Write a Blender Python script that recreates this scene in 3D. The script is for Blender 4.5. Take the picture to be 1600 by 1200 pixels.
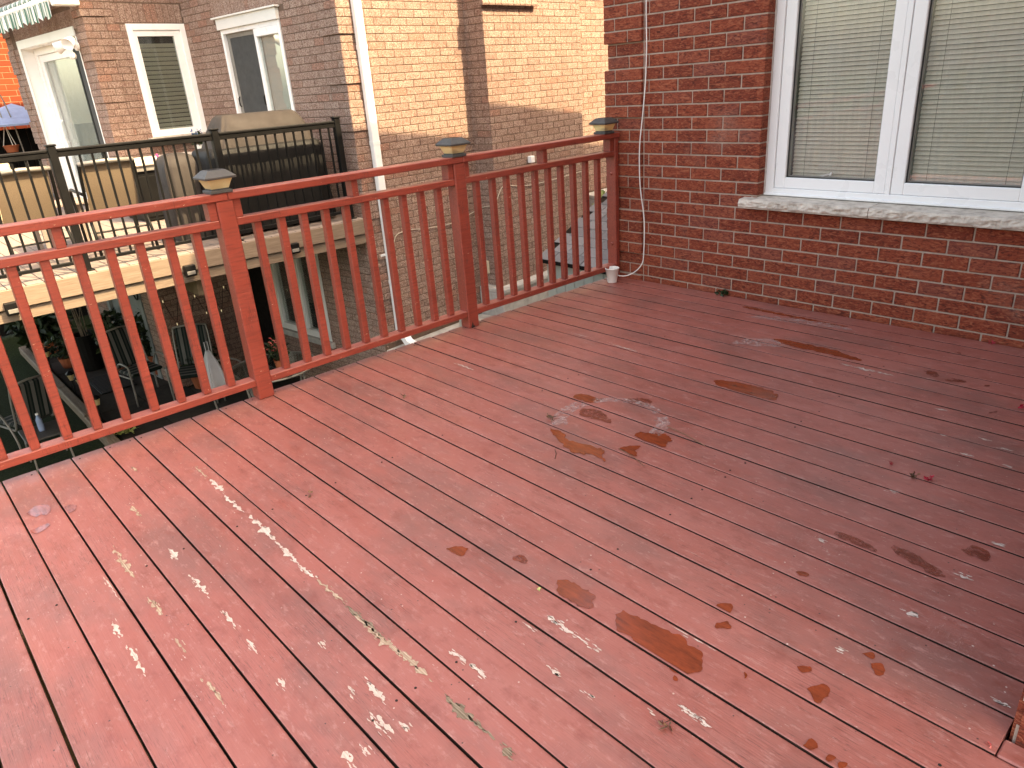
import bpy, bmesh, math, random
from mathutils import Vector, Matrix, noise as mnoise
random.seed(7)
for o in list(bpy.data.objects): bpy.data.objects.remove(o, do_unlink=True)
SC = bpy.context.scene
COL = SC.collection
R = math.radians

# ------------------------------------------------------------------ camera
YAW, PITCH, ROLL = R(-49.0952), R(-22.8166), R(-4.2628)
CAM = Vector((3.7906, -0.1404, 1.5395))
FPX = 1129.06                      # focal length in pixels of a 1600 px wide picture
fw = Vector((math.sin(YAW)*math.cos(PITCH), math.cos(YAW)*math.cos(PITCH), math.sin(PITCH)))
r0 = Vector((math.cos(YAW), -math.sin(YAW), 0)); u0 = r0.cross(fw)
rv = math.cos(ROLL)*r0 + math.sin(ROLL)*u0
uv = -math.sin(ROLL)*r0 + math.cos(ROLL)*u0
cam = bpy.data.cameras.new('camera'); cam_ob = bpy.data.objects.new('camera', cam); COL.objects.link(cam_ob)
cam_ob.matrix_world = Matrix(((rv.x, uv.x, -fw.x, CAM.x), (rv.y, uv.y, -fw.y, CAM.y), (rv.z, uv.z, -fw.z, CAM.z), (0, 0, 0, 1)))
cam.sensor_fit = 'HORIZONTAL'; cam.sensor_width = 36; cam.lens = FPX/1600*36
cam.clip_start = 0.05; cam.clip_end = 2000
SC.camera = cam_ob

# ------------------------------------------------------------------ daylight
SUN_EL, SUN_AZ = R(50.0), R(22.4)          # azimuth measured from +X towards +Y
sd = Vector((math.cos(SUN_AZ)*math.cos(SUN_EL), math.sin(SUN_AZ)*math.cos(SUN_EL), math.sin(SUN_EL)))
w = bpy.data.worlds.new('World'); SC.world = w; w.use_nodes = True
nt = w.node_tree; bg = nt.nodes['Background']
sky = nt.nodes.new('ShaderNodeTexSky'); sky.sky_type = 'NISHITA'; sky.sun_disc = False
sky.sun_elevation = SUN_EL; sky.sun_rotation = math.atan2(sd.x, sd.y)
sky.air_density = 1.0; sky.dust_density = 4.0; sky.ozone_density = 1.0; sky.altitude = 100
nt.links.new(sky.outputs[0], bg.inputs[0]); bg.inputs[1].default_value = 0.15
sl = bpy.data.lights.new('sun', 'SUN'); sl.energy = 2.0; sl.angle = R(0.53); sl.color = (1.0, 0.92, 0.76)
so = bpy.data.objects.new('sun', sl); COL.objects.link(so); so.location = (20, 10, 25)
so.rotation_euler = sd.to_track_quat('Z', 'Y').to_euler()
vs = SC.view_settings
SC.display_settings.display_device = 'sRGB'
vs.view_transform = 'Standard'; vs.look = 'None'; vs.gamma = 1; vs.use_curve_mapping = False
vs.exposure = 2.62
try:
    vs.use_white_balance = True; vs.white_balance_temperature = 9700; vs.white_balance_tint = 10
except Exception: pass
SC.render.engine = 'CYCLES'
SC.cycles.max_bounces = 5; SC.cycles.diffuse_bounces = 3; SC.cycles.glossy_bounces = 3; SC.cycles.transmission_bounces = 4; SC.cycles.transparent_max_bounces = 8

# ------------------------------------------------------------------ mesh helpers
def project(p):
    d = Vector(p) - CAM; c = d.dot(fw)
    if c < 0.05: return None
    return 800 + FPX*d.dot(rv)/c, 600 - FPX*d.dot(uv)/c, c

class MB:
    def __init__(s): s.v = []; s.f = []
    def add(s, vs_, fs):
        b = len(s.v); s.v += [tuple(p) for p in vs_]; s.f += [tuple(b+i for i in f) for f in fs]; return s
    def box(s, x0, x1, y0, y1, z0, z1):
        return s.add([(x0,y0,z0),(x1,y0,z0),(x1,y1,z0),(x0,y1,z0),(x0,y0,z1),(x1,y0,z1),(x1,y1,z1),(x0,y1,z1)],
                     [(3,2,1,0),(4,5,6,7),(0,1,5,4),(1,2,6,5),(2,3,7,6),(3,0,4,7)])
    def cbox(s, x0, x1, y0, y1, z0, z1, c=0.003):
        c = min(c, (x1-x0)*.45, (y1-y0)*.45, (z1-z0)*.45); pts = []
        for sx in (0, 1):
            for sy in (0, 1):
                for sz in (0, 1):
                    X = (x0, x1)[sx]; Y = (y0, y1)[sy]; Z = (z0, z1)[sz]
                    dx = c*(1-2*sx); dy = c*(1-2*sy); dz = c*(1-2*sz)
                    pts += [(X, Y+dy, Z+dz), (X+dx, Y, Z+dz), (X+dx, Y+dy, Z)]
        def i(sx, sy, sz, a): return ((sx*2+sy)*2+sz)*3+a
        F = [(i(0,0,0,0),i(0,0,1,0),i(0,1,1,0),i(0,1,0,0)), (i(1,0,0,0),i(1,1,0,0),i(1,1,1,0),i(1,0,1,0)),
             (i(0,0,0,1),i(1,0,0,1),i(1,0,1,1),i(0,0,1,1)), (i(0,1,0,1),i(0,1,1,1),i(1,1,1,1),i(1,1,0,1)),
             (i(0,0,0,2),i(0,1,0,2),i(1,1,0,2),i(1,0,0,2)), (i(0,0,1,2),i(1,0,1,2),i(1,1,1,2),i(0,1,1,2))]
        for a in (0, 1):
            for b in (0, 1):
                F.append((i(a,b,0,0),i(a,b,1,0),i(a,b,1,1),i(a,b,0,1)) if a == b else (i(a,b,0,0),i(a,b,0,1),i(a,b,1,1),i(a,b,1,0)))
                F.append((i(a,0,b,0),i(a,0,b,2),i(a,1,b,2),i(a,1,b,0)) if a == b else (i(a,0,b,0),i(a,1,b,0),i(a,1,b,2),i(a,0,b,2)))
                F.append((i(0,a,b,1),i(1,a,b,1),i(1,a,b,2),i(0,a,b,2)) if a == b else (i(0,a,b,1),i(0,a,b,2),i(1,a,b,2),i(1,a,b,1)))
        for a in (0, 1):
            for b in (0, 1):
                for d in (0, 1):
                    t = (i(a,b,d,0), i(a,b,d,1), i(a,b,d,2)); F.append(t if (a+b+d) % 2 == 0 else t[::-1])
        return s.add(pts, F)
    def prism(s, poly, a0, a1, axis='x'):
        n = len(poly)
        def P(t, q):
            if axis == 'x': return (t, q[0], q[1])
            if axis == 'y': return (q[0], t, q[1])
            return (q[0], q[1], t)
        vs_ = [P(a0, q) for q in poly] + [P(a1, q) for q in poly]
        return s.add(vs_, [tuple(range(n))[::-1], tuple(range(n, 2*n))] + [(k, (k+1) % n, n+(k+1) % n, n+k) for k in range(n)])
    def tube(s, path, r, n=8, cap=True):
        path = [Vector(p) for p in path]; rings = []
        rad = r if callable(r) else (lambda t: r)
        up = Vector((0, 0, 1)); prev = None
        for k, p in enumerate(path):
            d = (path[min(k+1, len(path)-1)] - path[max(k-1, 0)]).normalized()
            a = prev - d*prev.dot(d) if prev is not None else (up.cross(d) if abs(d.z) < .95 else Vector((1, 0, 0)).cross(d))
            a.normalize(); prev = a; b = d.cross(a); rr = rad(k/max(1, len(path)-1))
            rings.append([p + (a*math.cos(2*math.pi*j/n) + b*math.sin(2*math.pi*j/n))*rr for j in range(n)])
        vs_ = [q for g in rings for q in g]; F = []
        for k in range(len(rings)-1):
            for j in range(n): F.append((k*n+j, k*n+(j+1) % n, (k+1)*n+(j+1) % n, (k+1)*n+j))
        if cap: F += [tuple(range(n))[::-1], tuple(range((len(rings)-1)*n, len(rings)*n))]
        return s.add(vs_, F)
    def lathe(s, prof, n=20, c=(0, 0, 0)):
        vs_ = [(c[0]+r*math.cos(2*math.pi*j/n), c[1]+r*math.sin(2*math.pi*j/n), c[2]+z) for r, z in prof for j in range(n)]
        return s.add(vs_, [(k*n+j, k*n+(j+1) % n, (k+1)*n+(j+1) % n, (k+1)*n+j) for k in range(len(prof)-1) for j in range(n)])
    def beam(s, p, q, wx, wy, up=(0, 0, 1)):
        p = Vector(p); q = Vector(q); d = (q-p).normalized(); u = Vector(up)
        a = d.cross(u); a = a.normalized() if a.length > 1e-4 else Vector((1, 0, 0)); b = a.cross(d).normalized()
        c = [p+a*sx*wx/2+b*sy*wy/2 for sx, sy in ((-1,-1),(1,-1),(1,1),(-1,1))] + [q+a*sx*wx/2+b*sy*wy/2 for sx, sy in ((-1,-1),(1,-1),(1,1),(-1,1))]
        return s.add(c, [(3,2,1,0),(4,5,6,7),(0,1,5,4),(1,2,6,5),(2,3,7,6),(3,0,4,7)])
    def mesh(s, name):
        m = bpy.data.meshes.new(name); m.from_pydata(s.v, [], s.f); m.update(); return m
    def build(s, name, mat, parent=None, smooth=False, fix=True):
        m = s.mesh(name)
        if fix:
            bm = bmesh.new(); bm.from_mesh(m); bmesh.ops.recalc_face_normals(bm, faces=bm.faces); bm.to_mesh(m); bm.free()
        if smooth: m.polygons.foreach_set('use_smooth', [True]*len(m.polygons))
        m.materials.append(mat); return link(name, m, parent)

def link(name, data, parent=None, loc=None, rz=0.0):
    o = bpy.data.objects.new(name, data); COL.objects.link(o)
    if parent is not None: o.parent = parent
    if loc is not None: o.location = loc
    if rz: o.rotation_euler = (0, 0, rz)
    return o
def tag(o, label, cat, group=None):
    o['label'] = label; o['category'] = cat
    if group: o['group'] = group
    return o
def thing(name, label, cat, loc=(0, 0, 0), rz=0.0, group=None):
    return tag(link(name, None, None, loc, rz), label, cat, group)
def struct(o): o['kind'] = 'structure'; return o
def stuff(o): o['kind'] = 'stuff'; return o
def rnd(a, b): return random.uniform(a, b)

# ------------------------------------------------------------------ material helpers
class NT:
    def __init__(s, name, rough=0.6, spec=0.5, color=None):
        s.m = bpy.data.materials.new(name); s.m.use_nodes = True; s.t = s.m.node_tree
        s.b = s.t.nodes['Principled BSDF']; s.set(Roughness=rough)
        s.b.inputs['Specular IOR Level'].default_value = spec
        if color: s.set(**{'Base Color': (*color, 1)})
    def set(s, **k):
        for n, v in k.items(): s.inp(s.b, n, v)
    def inp(s, node, n, v):
        i = node.inputs[n]
        if isinstance(v, bpy.types.NodeSocket): s.t.links.new(v, i)
        elif isinstance(v, (tuple, list)) and len(v) == 3 and i.type == 'RGBA': i.default_value = (*v, 1)
        else: i.default_value = v
    def n(s, typ, ins=None, **at):
        nd = s.t.nodes.new('ShaderNode'+typ)
        for k, v in at.items(): setattr(nd, k, v)
        for k, v in (ins or {}).items(): s.inp(nd, k, v)
        return nd
    def pos(s, sx=1, sy=1, sz=1, obj=False, off=None):
        src = s.n('TexCoord').outputs['Object'] if obj else s.n('NewGeometry').outputs['Position']
        mp = s.n('Mapping', {'Vector': src, 'Scale': (sx, sy, sz)})
        if off is not None: s.inp(mp, 'Location', off)
        return mp.outputs[0]
    def noise(s, vec, scale=5, detail=4, rough=.55, dist=0):
        return s.n('TexNoise', {'Vector': vec, 'Scale': scale, 'Detail': detail, 'Roughness': rough, 'Distortion': dist}).outputs[0]
    def ramp(s, fac, *stops, interp='LINEAR'):
        nd = s.n('ValToRGB', {'Fac': fac}); cr = nd.color_ramp; cr.interpolation = interp
        while len(cr.elements) < len(stops): cr.elements.new(.5)
        for e, (p, c) in zip(cr.elements, stops):
            e.position = p; e.color = (*c, 1) if isinstance(c, (tuple, list)) else (c, c, c, 1)
        return nd.outputs[0]
    def mix(s, fac, a, b, blend='MIX'):
        nd = s.n('Mix', data_type='RGBA', blend_type=blend)
        s.inp(nd, 0, fac); s.inp(nd, 6, a if isinstance(a, bpy.types.NodeSocket) else (*a, 1)); s.inp(nd, 7, b if isinstance(b, bpy.types.NodeSocket) else (*b, 1))
        return nd.outputs[2]
    def math(s, op, a, b=0.0, clamp=False):
        nd = s.n('Math', operation=op, use_clamp=clamp); s.inp(nd, 0, a); s.inp(nd, 1, b); return nd.outputs[0]
    def bump(s, h, strength=.5, dist=.005):
        nd = s.n('Bump', {'Height': h, 'Strength': strength, 'Distance': dist}); s.set(Normal=nd.outputs[0]); return nd
    def rand(s):
        return s.math('FRACT', s.math('ADD', s.n('ObjectInfo').outputs['Random'], s.n('NewGeometry').outputs['Random Per Island']))

def plain(name, col, rough=.5, spec=.5, metal=0.0, var=.12, scale=8.0, bump=0.0):
    q = NT(name, rough, spec); nz = q.noise(q.pos(), scale, 5, .6)
    lo = tuple(c*(1-var) for c in col); hi = tuple(min(1, c*(1+var)) for c in col)
    q.set(**{'Base Color': q.ramp(nz, (.3, lo), (.7, hi)), 'Metallic': metal})
    q.set(Roughness=q.ramp(q.noise(q.pos(), scale*2.3, 3), (.3, max(.02, rough-.08)), (.7, min(1, rough+.08))))
    if bump: q.bump(q.noise(q.pos(), scale*12, 4), bump, .003)
    return q.m

M = {}
# deck paint: chalky red-brown stain on softwood, worn and dirty
def deck_mat():
    q = NT('deck_paint', .5, .7)
    rnd_ = q.n('ObjectInfo').outputs['Random']
    big = q.noise(q.pos(1, 1, 1), 1.3, 3, .6)
    med = q.noise(q.pos(.5, 2.4, 1), 5, 5, .7)
    base = q.ramp(big, (.30, (.31, .082, .062)), (.52, (.375, .108, .084)), (.72, (.36, .118, .094)))
    base = q.mix(q.ramp(med, (.40, 0), (.72, .55)), base, (.43, .165, .138))
    base = q.mix(q.math('MULTIPLY', rnd_, .30), base, (.30, .085, .066))
    # grey dirt film, heavier at the board ends by the railing
    xx = q.n('SeparateXYZ', {0: q.n('NewGeometry').outputs['Position']}).outputs[0]
    ends = q.ramp(q.math('MULTIPLY', xx, 2.0), (.0, .75), (.16, .45), (.45, 0))
    dn = q.noise(q.pos(.7, 1.2, 1, off=(3, 1, 0)), 2.2, 5, .7)
    dirt = q.math('MAXIMUM', q.ramp(dn, (.47, 0), (.66, .68)), q.math('MULTIPLY', ends, q.ramp(med, (.35, .3), (.6, 1))))
    base = q.mix(dirt, base, (.205, .088, .074))
    blot = q.ramp(q.noise(q.pos(1, 1.6, 1, off=(11, 4, 0)), 9, 4, .72), (.53, 0), (.68, .62))
    base = q.mix(blot, base, (.24, .058, .042))
    pale = q.ramp(q.noise(q.pos(1, 2.5, 1, off=(2, 14, 0)), 16, 4, .75), (.55, 0), (.70, .6))
    base = q.mix(pale, base, (.49, .235, .20))
    # long cracks along the grain
    cr = q.noise(q.pos(1.0, 46, 1), 3.0, 3, .5)
    crack = q.math('MULTIPLY', q.ramp(cr, (.488, 0), (.5, 1), (.512, 0)), q.ramp(q.noise(q.pos(), 1.7, 3), (.47, 0), (.58, .9)))
    base = q.mix(crack, base, (.085, .028, .022))
    # pale flecks and scratches
    mk = q.ramp(q.noise(q.pos(off=(7, 2, 0)), 1.9, 4), (.46, 0), (.58, 1))
    fl = q.noise(q.pos(7, 34, 1), 4.0, 4, .7)
    base = q.mix(q.math('MULTIPLY', q.ramp(fl, (.66, 0), (.68, 1)), mk), base, (.56, .42, .36))
    fd = q.n('TexVoronoi', {'Vector': q.pos(), 'Scale': 26.0, 'Randomness': 1.0}).outputs['Distance']
    base = q.mix(q.math('MULTIPLY', q.ramp(fd, (.055, 1), (.085, 0)), q.ramp(q.noise(q.pos(off=(8, 1, 0)), 7, 2), (.54, 0), (.58, .9))), base, (.58, .44, .38))
    sp = q.n('TexVoronoi', {'Vector': q.pos(off=(.4, .7, 0)), 'Scale': 30.0}).outputs['Distance']
    base = q.mix(q.math('MULTIPLY', q.ramp(sp, (.06, 1), (.10, 0)), q.ramp(q.noise(q.pos(off=(1, 9, 0)), 6, 2), (.54, 0), (.59, 1))), base, (.06, .026, .022))
    sc = q.noise(q.pos(30, 5, 1, off=(0, 3, 0)), 2.6, 2, .5)
    base = q.mix(q.math('MULTIPLY', q.ramp(sc, (.494, 0), (.5, .8), (.506, 0)), q.ramp(q.noise(q.pos(off=(5, 5, 2)), 4.5, 3), (.60, 0), (.66, 1))), base, (.46, .25, .22))
    q.set(**{'Base Color': base})
    q.set(Roughness=q.ramp(q.noise(q.pos(.8, 3, 1, off=(5, 5, 0)), 4, 5), (.3, .32), (.7, .55)))
    grain = q.noise(q.pos(2, 60, 1), 3.0, 3, .6); pits = q.noise(q.pos(), 40, 2, .65)
    h = q.math('ADD', q.math('MULTIPLY', grain, .7), q.math('MULTIPLY', pits, .5))
    q.bump(h, .5, .0026)
    return q.m
M['deck'] = deck_mat()
def rail_mat():
    q = NT('rail_paint', .42, .5)
    big = q.noise(q.pos(), 4, 5, .6)
    base = q.ramp(big, (.3, (.25, .042, .027)), (.7, (.335, .060, .040)))
    base = q.mix(q.ramp(q.noise(q.pos(30, 3, 30), 3, 4), (.46, 0), (.70, .75)), base, (.165, .031, .022))
    base = q.mix(q.math('MULTIPLY', q.n('ObjectInfo').outputs['Random'], .35), base, (.22, .040, .027))
    ck = q.noise(q.pos(38, 38, 1.6), 2.0, 3, .5)
    check = q.math('MULTIPLY', q.ramp(ck, (.485, 0), (.5, 1), (.515, 0)), q.ramp(q.noise(q.pos(), 3.2, 3), (.53, 0), (.62, .85)))
    base = q.mix(check, base, (.07, .014, .010))
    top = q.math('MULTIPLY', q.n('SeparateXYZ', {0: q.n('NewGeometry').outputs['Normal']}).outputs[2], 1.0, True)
    skylit = q.math('MULTIPLY', top, q.ramp(q.noise(q.pos(3, 1, 1), 6, 5, .7), (.35, .1), (.7, .6)))  # sky light on upward faces painted into the rail colour
    base = q.mix(skylit, base, (.42, .17, .145))
    chip = q.ramp(q.noise(q.pos(14, 5, 14), 5, 6, .7), (.675, 0), (.69, 1))
    base = q.mix(chip, base, (.60, .42, .30))
    spk = q.ramp(q.n('TexVoronoi', {'Vector': q.pos(), 'Scale': 28.0}).outputs['Distance'], (.035, 1), (.055, 0))
    base = q.mix(q.math('MULTIPLY', spk, .7), base, (.06, .02, .015))
    q.set(**{'Base Color': base})
    q.set(Roughness=q.ramp(q.noise(q.pos(), 14, 4), (.3, .34), (.7, .52)))
    q.bump(q.math('SUBTRACT', q.math('ADD', q.noise(q.pos(50, 3, 50), 2.5, 5, .6), q.math('MULTIPLY', q.noise(q.pos(), 42, 4, .65), .6)), check), .5, .003)
    return q.m
M['rail'] = rail_mat()
def wet_mat(name, col, rough):
    q = NT(name, rough, .5)
    nz = q.noise(q.pos(1.5, 7, 1), 6, 5, .7)
    base = q.ramp(nz, (.3, tuple(c*.5 for c in col)), (.52, col), (.72, tuple(c*1.35 for c in col)))
    dots = q.ramp(q.n('TexVoronoi', {'Vector': q.pos(), 'Scale': 60.0}).outputs['Distance'], (.06, 1), (.12, 0))
    base = q.mix(q.math('MULTIPLY', dots, q.ramp(q.noise(q.pos(), 20, 3), (.5, 0), (.6, .8))), base, (.05, .02, .015))
    q.set(**{'Base Color': base, 'Coat Weight': .25, 'Coat Roughness': .08})
    q.bump(q.noise(q.pos(2, 40, 1), 4, 4), .12, .002)
    return q.m
M['wet'] = wet_mat('wet_paint', (.235, .040, .014), .22)
M['damp'] = wet_mat('damp_paint', (.20, .034, .016), .38)
def soft_edge(m):
    q = NT.__new__(NT); q.m = m; q.t = m.node_tree; q.b = q.t.nodes['Principled BSDF']
    q.set(Alpha=q.ramp(q.noise(q.pos(1, 1.5, 1), 26, 6, .75), (.38, 0), (.56, .85)))
soft_edge(M['damp'])
M['water'] = wet_mat('standing_water', (.30, .10, .085), .03)
def bare_mat(name, a, b, c):
    q = NT(name, .8, .3)
    g = q.noise(q.pos(4, 90, 1), 3, 6, .65)
    q.set(**{'Base Color': q.ramp(g, (.3, a), (.5, b), (.72, c))}); q.bump(g, .6, .002); return q.m
M['gapshade'] = plain('gap_shade_and_grime', (.030, .017, .013), .95, .1, var=.4, scale=14)  # gap shadow and joint grime put into the colour of the board edges
M['primer'] = bare_mat('bare_primer', (.46, .27, .22), (.62, .50, .43), (.68, .60, .54))
M['tan'] = bare_mat('bare_wood', (.20, .12, .08), (.44, .31, .22), (.60, .48, .38))
M['grey'] = bare_mat('grey_wood', (.085, .058, .040), (.22, .160, .112), (.42, .33, .25))
def smudge_mat():
    q = NT('dried_residue', .8, .3); q.set(**{'Base Color': (.52, .38, .35, 1)})
    q.set(Alpha=q.ramp(q.noise(q.pos(), 30, 6, .75), (.40, 0), (.68, .7))); return q.m
M['smudge'] = smudge_mat()

def rug_brick():
    q = NT('red_rug_brick', .85, .25)
    rn = q.rand()
    ridge = q.noise(q.pos(27, 27, 78), 1.0, 3, .6, 1.3)
    fine = q.noise(q.pos(90, 90, 220), 1.0, 2, .5)
    body = q.ramp(rn, (0, (.205, .040, .022)), (.45, (.25, .048, .025)), (.8, (.285, .060, .031)), (1, (.23, .060, .042)))
    crest = q.mix(.6, body, (.40, .135, .075)); pit = q.mix(.7, body, (.05, .013, .010))
    c = q.mix(q.ramp(ridge, (.36, 0), (.48, 1)), pit, body)
    c = q.mix(q.ramp(ridge, (.53, 0), (.63, 1)), c, crest)
    lime = q.ramp(q.noise(q.pos(off=(4, 0, 2)), 1.9, 4), (.60, 0), (.75, .42))
    c = q.mix(q.math('MULTIPLY', lime, q.ramp(fine, (.4, .2), (.65, 1))), c, (.34, .26, .22))
    q.set(**{'Base Color': c})
    q.bump(q.math('ADD', ridge, q.math('MULTIPLY', fine, .35)), .9, .007)
    return q.m
M['rug'] = rug_brick()
M['mortar'] = plain('grey_mortar', (.40, .295, .24), .95, .2, var=.16, scale=30, bump=.5)
def buff_brick():
    q = NT('buff_brick', .9, .2)
    rn = q.rand()
    body = q.ramp(rn, (0, (.28, .182, .148)), (.35, (.335, .232, .190)), (.7, (.37, .265, .22)), (.9, (.325, .205, .163)), (1, (.345, .17, .125)))
    sq = q.noise(q.pos(1, 1, 1.25), 34, 2, .55, 2.6)
    c = q.mix(q.ramp(sq, (.43, 1.0), (.52, 0)), body, (.185, .105, .083))
    c = q.mix(q.ramp(sq, (.56, 0), (.66, .7)), c, (.45, .345, .285))
    stain = q.ramp(q.noise(q.pos(1, 1, .5), 1.4, 5, .6), (.5, 0), (.8, .25))
    c = q.mix(stain, c, (.25, .17, .13))
    q.set(**{'Base Color': c}); q.bump(sq, .8, .006); return q.m
M['buff'] = buff_brick()
M['buffmortar'] = plain('brown_mortar', (.14, .092, .070), .95, .2, var=.2, scale=20, bump=.4)
def orange_brick():
    q = NT('orange_brick', .85, .25); rn = q.rand()
    q.set(**{'Base Color': q.ramp(rn, (0, (.24, .045, .018)), (.6, (.30, .055, .022)), (1, (.21, .040, .018)))}); return q.m
M['orange'] = orange_brick()
M['orangemortar'] = plain('pale_mortar', (.34, .17, .10), .9, .2)
M['white'] = plain('white_vinyl', (.87, .86, .86), .32, .5, var=.02, scale=3)
M['caulk'] = plain('caulk', (.58, .50, .46), .8, .3, var=.15, scale=40, bump=.4)
M['trimwhite'] = plain('white_aluminium', (.74, .73, .70), .4, .5, var=.04, scale=3)
M['spout'] = plain('white_downspout', (.82, .82, .82), .35, .5, var=.03, scale=4)
M['gasket'] = plain('black_gasket', (.03, .03, .03), .5, .4)
M['black'] = plain('black_metal', (.0065, .0062, .006), .5, .16, var=.2)
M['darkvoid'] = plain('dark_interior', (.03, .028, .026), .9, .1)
M['charcoal'] = plain('charcoal_plastic', (.060, .058, .057), .55, .35, var=.12, scale=20, bump=.1)
M['screen'] = plain('insect_screen', (.06, .062, .062), .7, .3)
M['concrete'] = plain('concrete', (.40, .38, .35), .9, .25, var=.25, scale=9, bump=.5)
M['oldcable'] = plain('aged_cable', (.52, .45, .37), .6, .3)
M['cable'] = plain('white_cable', (.78, .74, .71), .45, .4, var=.03)
M['cup'] = plain('white_foam', (.80, .76, .73), .6, .3, var=.02)
M['fabric_dark'] = plain('cover_cloth', (.009, .0086, .0085), .62, .22, var=.25, scale=6, bump=.15)
M['fabric_top'] = plain('cover_cloth_sunlit', (.036, .029, .026), .75, .3, var=.18, scale=5, bump=.15)  # lighter copy of the cover cloth, sunlit tone put into the colour
def glass_mat(name, tint=(1, 1, 1), refl=1.0, dirt=.06):
    q = NT(name); t = q.t; t.nodes.remove(q.b); out = t.nodes['Material Output']
    fr = q.n('Fresnel', {'IOR': 1.5}).outputs[0]
    gl = q.n('BsdfGlossy', {'Color': (*(1,)*3, 1), 'Roughness': .015}); tr = q.n('BsdfTransparent', {'Color': (*tint, 1)})
    m1 = q.n('MixShader', {0: q.math('MULTIPLY', fr, refl, True), 1: tr.outputs[0], 2: gl.outputs[0]})
    df = q.n('BsdfDiffuse', {'Color': (.7, .7, .66, 1)})
    m2 = q.n('MixShader', {0: q.ramp(q.noise(q.pos(7, 7, .8), 3, 5, .65), (.4, dirt*.3), (.75, dirt*1.8)), 1: m1.outputs[0], 2: df.outputs[0]})
    t.links.new(m2.outputs[0], out.inputs[0]); return q.m
M['glass'] = glass_mat('window_glass')
M['darkglass'] = glass_mat('far_glass', (.9, .93, .92), .65, .03)
M['amber'] = (lambda q: (q.set(**{'Base Color': (.78, .60, .33, 1), 'Transmission Weight': .45, 'IOR': 1.15}), q.m)[1])(NT('amber_lens', .38, .4))
M['slat'] = plain('blind_slat', (.66, .60, .51), .45, .4, var=.04, scale=3)
M['slat2'] = plain('far_blind_slat', (.36, .34, .28), .5, .4, var=.05, scale=3)
def stone_mat():
    q = NT('sill_stone', .92, .2); nz = q.noise(q.pos(), 18, 6, .65)
    q.set(**{'Base Color': q.ramp(nz, (.28, (.34, .285, .245)), (.5, (.56, .49, .425)), (.75, (.70, .63, .555)))}); q.bump(q.noise(q.pos(), 55, 5, .6), .6, .004); return q.m
M['stone'] = stone_mat()
def composite(name, a, b, axis='y'):
    q = NT(name, .7, .3); sc = (40, 2.5, 40) if axis == 'y' else (2.5, 40, 40)
    g = q.noise(q.pos(*sc), 2, 5, .65)
    q.set(**{'Base Color': q.ramp(g, (.3, a), (.7, b))}); q.bump(g, .3, .003); return q.m
M['fascia'] = composite('composite_fascia', (.16, .112, .080), (.25, .185, .138))
M['cdeck'] = composite('composite_deck', (.20, .155, .132), (.28, .225, .197), 'x')
M['timber'] = composite('weathered_timber', (.10, .075, .055), (.24, .18, .13), 'x')
M['frame'] = plain('deck_framing', (.20, .14, .09), .85, .2, var=.25, scale=12)
def sling_mat():
    q = NT('sling_mesh', .8, .3); a = q.n('TexWave', {'Vector': q.pos(), 'Scale': 60.0, 'Distortion': 1.5}, wave_type='BANDS', bands_direction='Z').outputs[0]
    q.set(**{'Base Color': q.ramp(q.math('ADD', q.math('MULTIPLY', a, .4), q.math('MULTIPLY', q.noise(q.pos(1, 30, 60), 3, 4), .6)), (.25, (.12, .085, .058)), (.75, (.22, .165, .115)))}); return q.m
M['sling'] = sling_mat()
M['greymetal'] = plain('grey_metal', (.24, .225, .205), .45, .5, metal=.3)
def wicker_mat():
    q = NT('wicker', .6, .4)
    a = q.n('TexWave', {'Vector': q.pos(1, 1, 1), 'Scale': 17.0, 'Distortion': .3}, wave_type='BANDS', bands_direction='Z').outputs[0]
    b = q.n('TexWave', {'Vector': q.pos(1, 1, 1), 'Scale': 9.0, 'Distortion': .2}, wave_type='BANDS', bands_direction='Y').outputs[0]
    h = q.math('MULTIPLY', a, b); q.set(**{'Base Color': q.ramp(h, (.1, (.03, .028, .027)), (.6, (.13, .12, .115)))}); q.bump(h, .8, .01); return q.m
M['wicker'] = wicker_mat()
M['shingle'] = (lambda q: (q.set(**{'Base Color': q.ramp(q.math('ADD', q.math('MULTIPLY', q.rand(), .5), q.math('MULTIPLY', q.noise(q.pos(), 60, 4), .5)), (.2, (.16, .150, .150)), (.8, (.27, .255, .25)))}), q.bump(q.noise(q.pos(), 150, 3), .6, .004), q.m)[2])(NT('roof_shingle', .95, .2))
M['siding'] = plain('sage_siding', (.37, .365, .315), .75, .3, var=.1, scale=5)
M['grass'] = (lambda q: (q.set(**{'Base Color': q.ramp(q.noise(q.pos(), 24, 6, .7), (.3, (.008, .013, .005)), (.7, (.022, .034, .012)))}), q.bump(q.noise(q.pos(), 90, 4), 1, .02), q.m)[2])(NT('lawn', .95, .1))
M['paver'] = (lambda q: (q.set(**{'Base Color': q.ramp(q.math('ADD', q.math('MULTIPLY', q.rand(), .4), q.math('MULTIPLY', q.noise(q.pos(), 9, 6, .65), .6)), (.25, (.024, .020, .016)), (.75, (.060, .050, .041)))}), q.m)[1])(NT('paver', .95, .2))
def leaf_mat(name, a, b):
    q = NT(name, .55, .4); q.set(**{'Base Color': q.ramp(q.rand(), (0, a), (1, b))}); return q.m
M['leaf'] = leaf_mat('leaf_green', (.007, .016, .005), (.026, .050, .014))
M['succulent'] = leaf_mat('leaf_yellow_green', (.22, .26, .07), (.42, .44, .17))
M['petal'] = leaf_mat('petal_red', (.30, .006, .02), (.50, .02, .05))
M['petalpink'] = leaf_mat('petal_pink', (.55, .08, .08), (.75, .20, .17))
M['deadleaf'] = leaf_mat('leaf_dead', (.07, .035, .020), (.24, .13, .075))
M['terracotta'] = plain('terracotta', (.30, .085, .04), .8, .2)
M['bluecloth'] = plain('blue_canopy', (.22, .30, .46), .7, .3)
M['bag'] = plain('white_bag', (.45, .45, .47), .4, .4, var=.05)
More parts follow.
